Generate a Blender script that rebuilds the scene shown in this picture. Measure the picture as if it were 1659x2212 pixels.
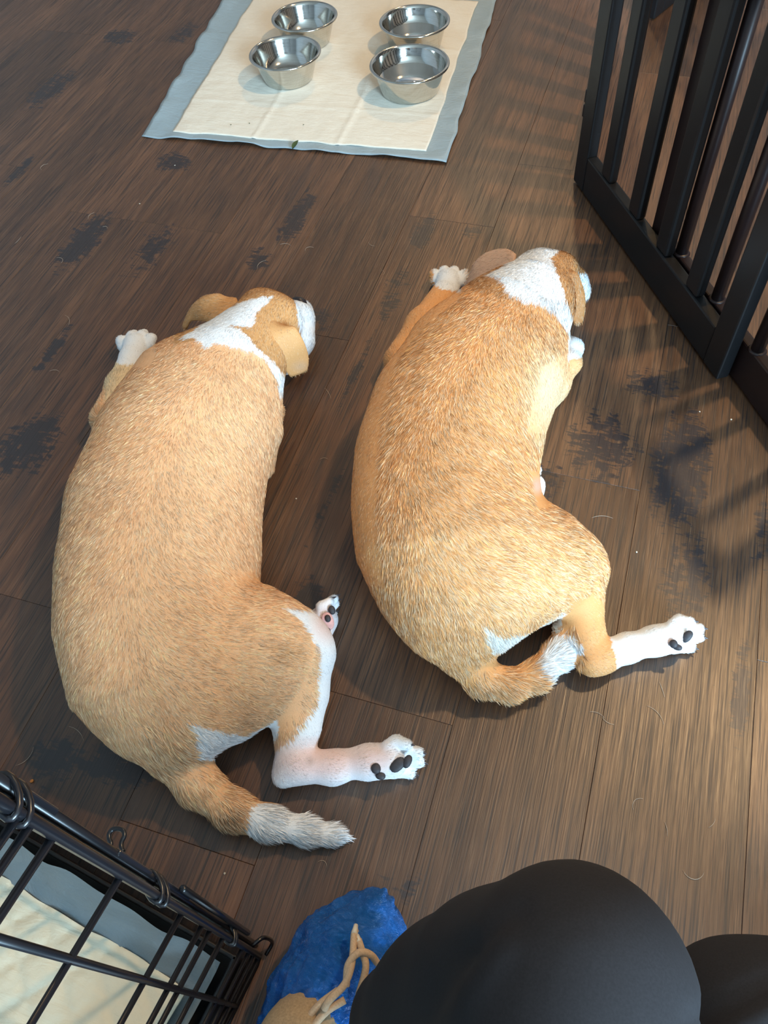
import bpy, bmesh, math, random
import numpy as np
from mathutils import Vector, Matrix

for o in list(bpy.data.objects):
    bpy.data.objects.remove(o, do_unlink=True)
scene = bpy.context.scene
C = scene.collection
random.seed(7)
RNG = np.random.default_rng(7)

# ------------------------------------------------------------------ camera
FW, FH, FPX = 1659.0, 2212.0, 1710.448
CX, CY = FW / 2, FH / 2
CAM_H = 0.97
_d1 = np.array([1798.397 - CX, -1450.166 - CY, FPX]); _d1 /= np.linalg.norm(_d1)
_d2 = -np.array([-6628 - CX, -576 - CY, FPX]); _d2 -= _d1 * (_d1 @ _d2); _d2 /= np.linalg.norm(_d2)
_up = np.cross(_d2, _d1)
if _up[1] > 0:
    _up = -_up
MW = np.stack([_d2, _d1, _up])          # world = MW @ cam(x right, y down, z forward)


def P(px, py, z=0.0):
    """photo pixel + height above the floor -> world point"""
    d = MW @ np.array([px - CX, py - CY, FPX])
    t = (z - CAM_H) / d[2]
    return np.array([0, 0, CAM_H]) + t * d


def depth(w):
    return float((MW.T @ (np.asarray(w, float) - [0, 0, CAM_H]))[2])


def PR(px, py, z, hw):
    """point and a radius (metres) for a half width in pixels"""
    w = P(px, py, z)
    return w, hw * depth(w) / FPX


def proj(W):
    c = (np.asarray(W, float) - [0, 0, CAM_H]) @ MW
    return c[:, :2] / c[:, 2:3] * FPX + [CX, CY]


cam_d = bpy.data.cameras.new('camera')
cam = bpy.data.objects.new('camera', cam_d)
C.objects.link(cam)
cam_d.sensor_fit = 'VERTICAL'
cam_d.sensor_height = 36.0
cam_d.lens = FPX / FH * 36.0
cam_d.clip_start = 0.02
rx, ry, rz = MW[:, 0], -MW[:, 1], -MW[:, 2]
mat = Matrix(((rx[0], ry[0], rz[0], 0), (rx[1], ry[1], rz[1], 0), (rx[2], ry[2], rz[2], CAM_H), (0, 0, 0, 1)))
cam.matrix_world = mat
scene.camera = cam

# ------------------------------------------------------------------ world, lights, exposure
w = bpy.data.worlds.new('world')
scene.world = w
w.use_nodes = True
w.node_tree.nodes['Background'].inputs[0].default_value = (0.80, 0.88, 1.0, 1)
w.node_tree.nodes['Background'].inputs[1].default_value = 0.6
scene.view_settings.view_transform = 'Standard'
scene.view_settings.look = 'None'
scene.view_settings.exposure = 0.46
scene.view_settings.gamma = 1.0
scene.view_settings.use_curve_mapping = False


def area(name, loc, target, sx, sy, energy, color, shape='RECTANGLE'):
    l = bpy.data.lights.new(name, 'AREA')
    l.shape = shape
    l.size = sx
    l.size_y = sy
    l.energy = energy
    l.color = color
    o = bpy.data.objects.new(name, l)
    C.objects.link(o)
    o.location = loc
    o.rotation_euler = (Vector(target) - Vector(loc)).to_track_quat('-Z', 'Y').to_euler()
    return o


WARM = (1.0, 0.66, 0.33)
COOL = (0.51, 0.78, 1.0)
# all three are out of the picture: the warm ceiling lamp whose light throws the gate and bowl shadows to the left, the
# warm lamp further off that the bowls mirror, and the window that gives the cool daylight from the right
area('ceiling_lamp_right_offscreen', (0.80, 1.50, 2.42), (0.80, 1.50, 0), 0.12, 0.12, 29, WARM, 'DISK')
area('ceiling_lamp_far_offscreen', (-0.55, 3.70, 2.42), (-0.55, 3.70, 0), 0.14, 0.14, 18, WARM, 'DISK')
area('window_right_offscreen', (2.36, -1.70, 1.45), (0.0, 0.3, 0.2), 1.6, 1.5, 330, COOL)

# ------------------------------------------------------------------ helpers


def link(o, parent=None):
    C.objects.link(o)
    if parent is not None:
        o.parent = parent
    return o


def tag(o, label, cat, group=None):
    o['label'] = label
    o['category'] = cat
    if group:
        o['group'] = group
    return o


def empty(name, loc, label, cat, group=None):
    o = bpy.data.objects.new(name, None)
    o.empty_display_size = 0.05
    o.location = loc
    C.objects.link(o)
    return tag(o, label, cat, group)


def child(o, parent):
    """parent keeping the world coordinates its mesh was made in"""
    o.parent = parent
    pm = Matrix.Identity(4)
    p = parent
    chain = []
    while p is not None:
        chain.append(p)
        p = p.parent
    for q in reversed(chain):
        pm = pm @ q.matrix_parent_inverse @ Matrix.LocRotScale(q.location, q.rotation_euler, q.scale)
    o.matrix_parent_inverse = pm.inverted()
    return o


def mesh_np(name, V, F, smooth=True, mats=(), col=None):
    """V (n,3); F list of (m,k) int arrays"""
    me = bpy.data.meshes.new(name)
    V = np.asarray(V, np.float32)
    if not isinstance(F, list):
        F = [F]
    F = [np.asarray(f, np.int32) for f in F if len(f)]
    nl = sum(f.size for f in F)
    nf = sum(len(f) for f in F)
    me.vertices.add(len(V))
    me.vertices.foreach_set('co', V.ravel())
    me.loops.add(nl)
    me.loops.foreach_set('vertex_index', np.concatenate([f.ravel() for f in F]))
    me.polygons.add(nf)
    tot = np.concatenate([np.full(len(f), f.shape[1], np.int32) for f in F])
    st = np.concatenate([[0], np.cumsum(tot)[:-1]]).astype(np.int32)
    me.polygons.foreach_set('loop_start', st)
    me.polygons.foreach_set('loop_total', tot)
    me.update(calc_edges=True)
    me.polygons.foreach_set('use_smooth', np.full(nf, smooth))
    for m in mats:
        me.materials.append(m)
    if col is not None:
        a = me.color_attributes.new('Col', 'FLOAT_COLOR', 'POINT')
        c4 = np.ones((len(V), 4), np.float32)
        c4[:, :3] = col
        a.data.foreach_set('color', c4.ravel())
    me.validate()
    return me


def obj_np(name, V, F, m, parent=None, smooth=True, col=None):
    me = mesh_np(name, V, F, smooth, [m], col)
    o = bpy.data.objects.new(name, me)
    C.objects.link(o)
    if parent is not None:
        child(o, parent)
    return o


def obj_bm(name, bm, m, parent=None, smooth=False):
    me = bpy.data.meshes.new(name)
    bmesh.ops.recalc_face_normals(bm, faces=bm.faces)
    bm.to_mesh(me)
    bm.free()
    me.materials.append(m)
    if smooth:
        for p in me.polygons:
            p.use_smooth = True
    o = bpy.data.objects.new(name, me)
    C.objects.link(o)
    if parent is not None:
        child(o, parent)
    return o


def bm_box(bm, M4, sx, sy, sz, bevel=0.0):
    """box centred on the matrix M4"""
    r = bmesh.ops.create_cube(bm, size=1.0, matrix=M4 @ Matrix.Diagonal((sx, sy, sz, 1)))
    if bevel > 0:
        es = set()
        for v in r['verts']:
            es.update(v.link_edges)
        bmesh.ops.bevel(bm, geom=list(es), offset=bevel, segments=2, affect='EDGES', profile=0.5)


def tube(pts, radii, n=8, closed=False, cap=True):
    """swept tube -> V, [F4, F3]"""
    pts = np.asarray(pts, float)
    N = len(pts)
    radii = np.broadcast_to(np.asarray(radii, float), (N,))
    T = np.gradient(pts, axis=0) if not closed else np.roll(pts, -1, 0) - np.roll(pts, 1, 0)
    T /= np.linalg.norm(T, axis=1)[:, None] + 1e-12
    ref = np.array([0, 0, 1.0]) if abs(T[0][2]) < 0.9 else np.array([1.0, 0, 0])
    u = np.cross(T[0], ref); u /= np.linalg.norm(u)
    V = []
    a = np.linspace(0, 2 * np.pi, n, endpoint=False)
    for i in range(N):
        u = u - T[i] * (u @ T[i]); u /= np.linalg.norm(u)
        v = np.cross(T[i], u)
        V.append(pts[i] + radii[i] * (np.cos(a)[:, None] * u + np.sin(a)[:, None] * v))
    V = np.concatenate(V)
    F = []
    K = N if closed else N - 1
    for i in range(K):
        j = (i + 1) % N
        for k in range(n):
            k2 = (k + 1) % n
            F.append((i * n + k, i * n + k2, j * n + k2, j * n + k))
    F3 = []
    if cap and not closed:
        V = np.concatenate([V, pts[:1], pts[-1:]])
        c0, c1 = N * n, N * n + 1
        for k in range(n):
            k2 = (k + 1) % n
            F3.append((c0, k2, k))
            F3.append((c1, (N - 1) * n + k, (N - 1) * n + k2))
    return V, [np.array(F, np.int32), np.array(F3, np.int32).reshape(-1, 3)]


def smooth_path(pts, per=8):
    """Catmull-Rom through points (any dimension)"""
    p = np.asarray(pts, float)
    p = np.vstack([2 * p[0] - p[1], p, 2 * p[-1] - p[-2]])
    out = []
    for i in range(1, len(p) - 2):
        for t in np.linspace(0, 1, per, endpoint=False):
            a, b, c, d = p[i - 1], p[i], p[i + 1], p[i + 2]
            out.append(0.5 * (2 * b + (c - a) * t + (2 * a - 5 * b + 4 * c - d) * t * t + (3 * b - a - 3 * c + d) * t ** 3))
    out.append(p[-2])
    return np.array(out)


def in_poly(q, poly):
    poly = np.asarray(poly, float)
    x, y = q[:, 0], q[:, 1]
    r = np.zeros(len(q), bool)
    j = len(poly) - 1
    for i in range(len(poly)):
        xi, yi = poly[i]; xj, yj = poly[j]
        c = ((yi > y) != (yj > y)) & (x < (xj - xi) * (y - yi) / (yj - yi + 1e-12) + xi)
        r ^= c
        j = i
    return r


def srgb(r, g, b):
    f = lambda c: (c / 255 / 12.92) if c / 255 <= 0.04045 else ((c / 255 + 0.055) / 1.055) ** 2.4
    return (f(r), f(g), f(b))


# ------------------------------------------------------------------ materials
class NT:
    def __init__(self, name):
        self.m = bpy.data.materials.new(name)
        self.m.use_nodes = True
        self.t = self.m.node_tree
        self.t.nodes.clear()
        self.out = self.n('ShaderNodeOutputMaterial')
        self.b = self.n('ShaderNodeBsdfPrincipled')
        self.l(self.b.outputs[0], self.out.inputs[0])

    def n(self, k, **kw):
        nd = self.t.nodes.new(k)
        for a, v in kw.items():
            setattr(nd, a, v)
        return nd

    def l(self, a, b):
        self.t.links.new(a, b)

    def math(self, op, a, b=None, c=None):
        nd = self.n('ShaderNodeMath', operation=op)
        for i, x in enumerate((a, b, c)):
            if x is None:
                continue
            if isinstance(x, (int, float)):
                nd.inputs[i].default_value = x
            else:
                self.l(x, nd.inputs[i])
        return nd.outputs[0]

    def mix(self, fac, a, b, mode='MIX'):
        nd = self.n('ShaderNodeMix', data_type='RGBA', blend_type=mode)
        for s, x in ((0, fac), (6, a), (7, b)):
            if isinstance(x, (int, float)):
                nd.inputs[s].default_value = x
            elif isinstance(x, tuple):
                nd.inputs[s].default_value = (*x[:3], 1)
            else:
                self.l(x, nd.inputs[s])
        return nd.outputs[2]

    def ramp(self, x, stops):
        nd = self.n('ShaderNodeValToRGB')
        e = nd.color_ramp.elements
        while len(e) < len(stops):
            e.new(0.5)
        for i, (p, c) in enumerate(stops):
            e[i].position = p
            c = (c, c, c) if isinstance(c, (int, float)) else c
            e[i].color = (*c, 1)
        self.l(x, nd.inputs[0])
        return nd.outputs[0]

    def noise(self, vec, scale, detail=3, rough=0.5, dist=0.0):
        nd = self.n('ShaderNodeTexNoise')
        nd.inputs['Scale'].default_value = scale
        nd.inputs['Detail'].default_value = detail
        nd.inputs['Roughness'].default_value = rough
        nd.inputs['Distortion'].default_value = dist
        if vec is not None:
            self.l(vec, nd.inputs['Vector'])
        return nd.outputs[0]

    def mapping(self, vec, loc=(0, 0, 0), scale=(1, 1, 1), rot=(0, 0, 0)):
        nd = self.n('ShaderNodeMapping')
        nd.inputs['Location'].default_value = loc
        nd.inputs['Rotation'].default_value = rot
        nd.inputs['Scale'].default_value = scale
        self.l(vec, nd.inputs['Vector'])
        return nd.outputs[0]

    def bump(self, h, strength, dist):
        nd = self.n('ShaderNodeBump')
        nd.inputs['Strength'].default_value = strength
        nd.inputs['Distance'].default_value = dist
        self.l(h, nd.inputs['Height'])
        self.l(nd.outputs[0], self.b.inputs['Normal'])

    def set(self, **kw):
        for k, v in kw.items():
            self.b.inputs[k.replace('_', ' ')].default_value = (*v, 1) if isinstance(v, tuple) else v


def plain(name, col, rough=0.5, metal=0.0, spec=0.5, vary=0.06, scale=60.0, **kw):
    t = NT(name)
    geo = t.n('ShaderNodeTexCoord').outputs['Object']
    nz = t.noise(geo, scale, 3)
    f = t.ramp(nz, [(0.3, 1.0 - vary * 2), (0.7, 1.0)])
    t.l(t.mix(1.0, col, f, 'MULTIPLY'), t.b.inputs['Base Color'])
    t.set(Roughness=rough, Metallic=metal)
    t.b.inputs['Specular IOR Level'].default_value = spec
    for k, v in kw.items():
        t.b.inputs[k].default_value = v
    return t.m


# distress marks of the vinyl planks: centre x, y, half size x, half size y, strength, kind(0 smooth,1 saw marks)
MARKS = []


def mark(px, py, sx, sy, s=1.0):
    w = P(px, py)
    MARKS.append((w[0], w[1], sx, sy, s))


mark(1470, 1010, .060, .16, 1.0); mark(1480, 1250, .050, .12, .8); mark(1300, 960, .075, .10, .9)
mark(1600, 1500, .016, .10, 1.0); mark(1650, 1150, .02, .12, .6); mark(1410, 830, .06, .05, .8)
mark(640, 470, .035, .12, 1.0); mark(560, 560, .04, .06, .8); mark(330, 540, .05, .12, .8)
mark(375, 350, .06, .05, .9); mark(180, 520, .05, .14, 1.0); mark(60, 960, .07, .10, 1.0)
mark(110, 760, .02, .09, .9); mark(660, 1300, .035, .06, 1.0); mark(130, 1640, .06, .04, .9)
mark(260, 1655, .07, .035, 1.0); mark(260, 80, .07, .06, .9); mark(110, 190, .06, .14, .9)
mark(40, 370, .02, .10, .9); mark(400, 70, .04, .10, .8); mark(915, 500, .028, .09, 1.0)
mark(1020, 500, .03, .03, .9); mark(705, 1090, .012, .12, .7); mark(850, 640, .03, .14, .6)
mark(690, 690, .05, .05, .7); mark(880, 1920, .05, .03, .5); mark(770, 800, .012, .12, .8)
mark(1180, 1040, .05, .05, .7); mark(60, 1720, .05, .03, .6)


def floor_material():
    t = NT('vinyl_plank_wood')
    tc = t.n('ShaderNodeTexCoord').outputs['Object']
    info = t.n('ShaderNodeObjectInfo')
    pos = t.n('ShaderNodeNewGeometry').outputs['Position']
    rnd = info.outputs['Random']
    off = t.n('ShaderNodeCombineXYZ')
    t.l(t.math('MULTIPLY', rnd, 37.0), off.inputs[0])
    t.l(t.math('MULTIPLY', rnd, 91.0), off.inputs[1])
    add = t.n('ShaderNodeVectorMath', operation='ADD')
    t.l(tc, add.inputs[0]); t.l(off.outputs[0], add.inputs[1])
    v = add.outputs[0]
    big = t.noise(t.mapping(v, scale=(9, 1.6, 1)), 1.0, 4, 0.6, 1.2)
    mid = t.noise(t.mapping(v, scale=(60, 3.5, 1)), 1.0, 4, 0.6, 0.6)
    fine = t.noise(t.mapping(v, scale=(420, 7.0, 1)), 1.0, 3, 0.65, 0.3)
    pore_glint = t.noise(t.mapping(v, scale=(650, 16.0, 1)), 1.0, 2, 0.5, 0.2)
    col = t.ramp(big, [(0.25, srgb(59, 37, 24)), (0.5, srgb(85, 55, 35)), (0.78, srgb(117, 79, 52))])
    col = t.mix(0.55, col, t.ramp(mid, [(0.3, srgb(53, 34, 23)), (0.7, srgb(114, 79, 54))]))
    per = t.math('MULTIPLY_ADD', rnd, 0.60, 0.66)
    comb = t.n('ShaderNodeCombineColor')
    for i in range(3):
        t.l(per, comb.inputs[i])
    col = t.mix(1.0, col, comb.outputs[0], 'MULTIPLY')
    # embossed grain: dark lines, and pale pores that also paint in faint glints
    col = t.mix(t.ramp(fine, [(0.38, 0.85), (0.50, 0.0)]), col, srgb(34, 26, 24))
    col = t.mix(t.ramp(pore_glint, [(0.58, 0.0), (0.72, 0.25)]), col, srgb(150, 114, 84))
    # distress marks
    sx = t.n('ShaderNodeSeparateXYZ')
    t.l(pos, sx.inputs[0])
    total = None
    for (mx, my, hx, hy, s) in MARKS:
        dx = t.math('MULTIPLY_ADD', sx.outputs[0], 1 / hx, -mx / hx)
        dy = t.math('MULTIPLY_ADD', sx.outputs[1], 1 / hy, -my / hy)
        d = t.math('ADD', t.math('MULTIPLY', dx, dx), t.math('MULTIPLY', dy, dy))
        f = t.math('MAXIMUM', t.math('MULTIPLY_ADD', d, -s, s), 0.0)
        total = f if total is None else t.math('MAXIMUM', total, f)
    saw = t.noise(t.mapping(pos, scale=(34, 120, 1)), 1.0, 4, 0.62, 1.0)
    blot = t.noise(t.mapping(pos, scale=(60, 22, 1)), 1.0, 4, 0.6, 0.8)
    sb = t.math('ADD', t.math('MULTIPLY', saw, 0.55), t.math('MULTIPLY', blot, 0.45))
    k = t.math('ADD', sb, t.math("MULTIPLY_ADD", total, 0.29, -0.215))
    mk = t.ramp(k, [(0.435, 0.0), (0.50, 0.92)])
    gen = t.noise(t.mapping(v, scale=(16, 3, 1)), 1.0, 3, 0.6, 0.5)
    col = t.mix(t.ramp(gen, [(0.60, 0.0), (0.72, 0.45)]), col, srgb(48, 38, 36))
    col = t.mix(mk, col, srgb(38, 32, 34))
    t.l(col, t.b.inputs['Base Color'])
    t.l(t.ramp(fine, [(0.3, 0.50), (0.7, 0.32)]), t.b.inputs['Roughness'])
    t.b.inputs['Specular IOR Level'].default_value = 0.75
    h = t.math('ADD', t.math('MULTIPLY', fine, 0.6), t.math('MULTIPLY', mid, 0.5))
    t.bump(h, 0.45, 0.0014)
    return t.m


def fur_material(name):
    t = NT(name)
    a = t.n('ShaderNodeVertexColor', layer_name='Col')
    geo = t.n('ShaderNodeTexCoord').outputs['Object']
    nz = t.noise(geo, 900, 2)
    f = t.ramp(nz, [(0.3, 0.86), (0.7, 1.0)])
    t.l(t.mix(1.0, a.outputs[0], f, 'MULTIPLY'), t.b.inputs['Base Color'])
    t.set(Roughness=0.62)
    t.b.inputs['Specular IOR Level'].default_value = 0.25
    return t.m


def steel_material(name, rough):
    t = NT(name)
    geo = t.n('ShaderNodeTexCoord').outputs['Object']
    nz = t.noise(t.mapping(geo, scale=(30, 30, 600)), 1.0, 3)
    t.l(t.ramp(nz, [(0.3, srgb(196, 192, 184)), (0.7, srgb(214, 211, 204))]), t.b.inputs['Base Color'])
    t.l(t.ramp(nz, [(0.3, rough * 0.8), (0.7, rough * 1.25)]), t.b.inputs['Roughness'])
    t.set(Metallic=1.0)
    return t.m


def sheet_material(name, base):
    t = NT(name)
    geo = t.n('ShaderNodeTexCoord').outputs['Object']
    nz = t.noise(geo, 90, 5, 0.6, 1.0)
    wr = t.noise(t.mapping(geo, scale=(14, 60, 14), rot=(0, 0, 0.5)), 1.0, 5, 0.6, 1.5)
    t.l(t.mix(t.ramp(nz, [(0.35, 0.0), (0.7, 0.25)]), base, tuple(c * 0.88 for c in base)), t.b.inputs['Base Color'])
    t.set(Roughness=0.85)
    t.b.inputs['Specular IOR Level'].default_value = 0.15
    h = t.math('ADD', t.math('MULTIPLY', nz, 0.5), wr)
    t.bump(h, 0.35, 0.004)
    return t.m


def film_material(name, base, rough=0.38, alpha=1.0, trans=0.0):
    t = NT(name)
    geo = t.n('ShaderNodeTexCoord').outputs['Object']
    wr = t.noise(t.mapping(geo, scale=(22, 50, 30), rot=(0, 0, 0.7)), 1.0, 6, 0.65, 2.0)
    t.l(t.mix(t.ramp(t.noise(geo, 5.0, 2), [(0.3, 0.0), (0.7, 1.0)]), base, tuple(c * 0.95 for c in base)), t.b.inputs['Base Color'])
    t.set(Roughness=rough)
    t.b.inputs['Alpha'].default_value = alpha
    t.b.inputs['Transmission Weight'].default_value = trans
    t.bump(wr, 0.5, 0.004)
    return t.m


M = {}
M['floor'] = floor_material()
M['fur'] = fur_material('short_dog_fur')
M['steel'] = steel_material('brushed_stainless_steel', 0.11)
M['sheet'] = sheet_material('absorbent_white_sheet', srgb(222, 214, 198))
M['sheet2'] = sheet_material('absorbent_cream_sheet', srgb(232, 222, 196))
M['film'] = film_material('pale_blue_plastic_film', srgb(150, 168, 176))
M['film2'] = film_material('grey_blue_plastic_film', srgb(126, 136, 140))
M['black_paint'] = plain('satin_black_paint', srgb(24, 24, 26), 0.42, spec=0.4)
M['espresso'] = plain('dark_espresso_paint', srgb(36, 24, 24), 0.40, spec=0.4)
M['wire'] = plain('black_enamel_wire', srgb(22, 22, 26), 0.28, spec=0.6)
M['tray'] = plain('black_plastic', srgb(18, 18, 20), 0.35, spec=0.5)
M['wall'] = plain('painted_plaster', srgb(176, 178, 180), 0.9, spec=0.2, scale=8)
M['ceiling'] = plain('ceiling_paint', srgb(226, 222, 214), 0.9, spec=0.2, scale=8)
M['subfloor'] = plain('subfloor', srgb(30, 24, 22), 0.9)
M['nose'] = plain('dog_nose_leather', srgb(34, 28, 30), 0.35)
M['pad_skin'] = plain('paw_pad_leather', srgb(58, 54, 58), 0.6, vary=.15, scale=300)
M['pad_pink'] = plain('pink_paw_skin', srgb(226, 172, 166), 0.6, vary=.1, scale=200)
M['claw'] = plain('claw_horn', srgb(190, 170, 150), 0.4)
M['claw_dark'] = plain('claw_horn_dark', srgb(70, 62, 64), 0.35)
M['trousers'] = plain('charcoal_stretch_cloth', srgb(40, 39, 42), 0.85, spec=0.25, scale=700, vary=.12)
_t = NT('blue_polythene')
_g = _t.n('ShaderNodeTexCoord').outputs['Object']
_w = _t.noise(_t.mapping(_g, scale=(90, 120, 90), rot=(0.3, 0.2, 0.6)), 1.0, 5, 0.7, 2.5)
_w2 = _t.noise(_t.mapping(_g, scale=(26, 40, 30)), 1.0, 3, 0.6, 1.5)
_t.l(_t.mix(_t.ramp(_t.noise(_g, 5.0, 2), [(0.3, 0.0), (0.7, 1.0)]), srgb(14, 96, 182), srgb(20, 102, 184)), _t.b.inputs['Base Color'])
_t.set(Roughness=0.22)
_t.bump(_t.math('ADD', _w, _t.math('MULTIPLY', _w2, 0.6)), 0.9, 0.006)
M['cover'] = _t.m
M['shoe'] = plain('beige_canvas', srgb(176, 150, 116), 0.85, scale=500, vary=.15)
M['lace'] = plain('cream_lace', srgb(206, 176, 144), 0.8, scale=600, vary=.12)
M['aglet'] = plain('clear_aglet', srgb(226, 216, 196), 0.3)
M['leaf'] = plain('green_leaf', srgb(58, 78, 40), 0.5)
M['crumb'] = plain('pale_crumb', srgb(214, 204, 186), 0.8)
M['kibble'] = plain('kibble', srgb(196, 128, 64), 0.8)
M['strand'] = plain('shed_hair', srgb(190, 170, 150), 0.6)
_t = NT('water'); _t.set(Base_Color=(1.0, 1.0, 1.0), Roughness=0.02); _t.b.inputs['Transmission Weight'].default_value = 1.0; _t.b.inputs['IOR'].default_value = 1.33
M['water'] = _t.m
_t = NT('window_glass'); _t.set(Base_Color=(0.9, 0.96, 1.0), Roughness=0.02); _t.b.inputs['Transmission Weight'].default_value = 1.0
M['glass'] = _t.m

# ------------------------------------------------------------------ room shell
RX0, RX1, RY0, RY1, RZ = -2.7, 2.4, -3.0, 4.4, 2.45


def slab(name, x0, x1, y0, y1, z0, z1, m, parent=None):
    bm = bmesh.new()
    bm_box(bm, Matrix.Translation(((x0 + x1) / 2, (y0 + y1) / 2, (z0 + z1) / 2)), x1 - x0, y1 - y0, z1 - z0)
    o = obj_bm(name, bm, m, parent)
    if parent is None:
        o['kind'] = 'structure'
    return o


floor = slab('floor', RX0, RX1, RY0, RY1, -0.06, -0.006, M['subfloor'])
slab('ceiling', RX0, RX1, RY0, RY1, RZ, RZ + 0.08, M['ceiling'])
slab('wall_left', RX0 - 0.1, RX0, RY0, RY1, -0.06, RZ, M['wall'])
slab('wall_back', RX0, RX1, RY1, RY1 + 0.1, -0.06, RZ, M['wall'])
slab('wall_front', RX0, RX1, RY0 - 0.1, RY0, -0.06, RZ, M['wall'])
# right wall with a window opening
WY0, WY1, WZ0, WZ1 = -2.55, -0.85, 0.65, 2.25
bm = bmesh.new()
for (a, b, c, d) in ((RY0, WY0, -0.06, RZ), (WY1, RY1, -0.06, RZ), (WY0, WY1, -0.06, WZ0), (WY0, WY1, WZ1, RZ)):
    bm_box(bm, Matrix.Translation((RX1 + 0.05, (a + b) / 2, (c + d) / 2)), 0.1, b - a, d - c)
o = obj_bm('wall_right', bm, M['wall']); o['kind'] = 'structure'
bm = bmesh.new()
for (a, b, c, d) in ((WY0, WY1, WZ0, WZ0 + 0.05), (WY0, WY1, WZ1 - 0.05, WZ1), (WY0, WY0 + 0.05, WZ0, WZ1), (WY1 - 0.05, WY1, WZ0, WZ1),
                     ((WY0 + WY1) / 2 - 0.02, (WY0 + WY1) / 2 + 0.02, WZ0, WZ1)):
    bm_box(bm, Matrix.Translation((RX1 + 0.05, (a + b) / 2, (c + d) / 2)), 0.06, b - a, d - c)
o = obj_bm('window_1', bm, M['ceiling']); o['kind'] = 'structure'

# planks: 1.22 m by 0.1762 m vinyl boards, long side along +Y, each an object of its own
PW, PL = 0.1762, 1.22
SEAM0 = 0.275
bm = bmesh.new()
bm_box(bm, Matrix.Translation((0, 0, -0.003)), PW - 0.0003, PL - 0.0003, 0.006)
top_e = [e for e in bm.edges if all(v.co.z > -0.001 for v in e.verts)]
bmesh.ops.bevel(bm, geom=top_e, offset=0.0004, segments=1, affect='EDGES')
plank_me = bpy.data.meshes.new('plank')
bm.to_mesh(plank_me); bm.free()
plank_me.materials.append(M['floor'])
KNOWN = {0: None, -1: 0.765, -2: 0.34, -3: 0.116, -6: 1.196, -8: 1.92}    # column -> y of one end joint
ci = -17
cols = range(-16, 13)
prev = 0.3
for ci in cols:
    x0 = SEAM0 + (ci - 0) * PW - PW     # left edge of column ci (column 0 ends at SEAM0)
    xc = x0 + PW / 2
    if xc - PW / 2 < RX0 or xc + PW / 2 > RX1:
        continue
    e = KNOWN.get(ci)
    if e is None:
        e = (prev + 0.37 + 0.31 * ((ci * 7919) % 5) / 5) % PL
    prev = e
    k0 = math.ceil((RY0 - e) / PL) - 1
    y = e + k0 * PL
    while y < RY1:
        if y >= RY0 - 0.001 and y + PL <= RY1 + 0.001:
            p = bpy.data.objects.new('plank', plank_me)
            p.location = (xc, y + PL / 2, 0)
            C.objects.link(p); p.parent = floor
        else:
            ya, yb = max(y, RY0), min(y + PL, RY1)
            if yb - ya > 0.03:
                p = bpy.data.objects.new('plank', plank_me)
                p.location = (xc, (ya + yb) / 2, 0)
                p.scale = (1, (yb - ya) / PL, 1)
                C.objects.link(p); p.parent = floor
        y += PL

# ------------------------------------------------------------------ signed distance bodies


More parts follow.
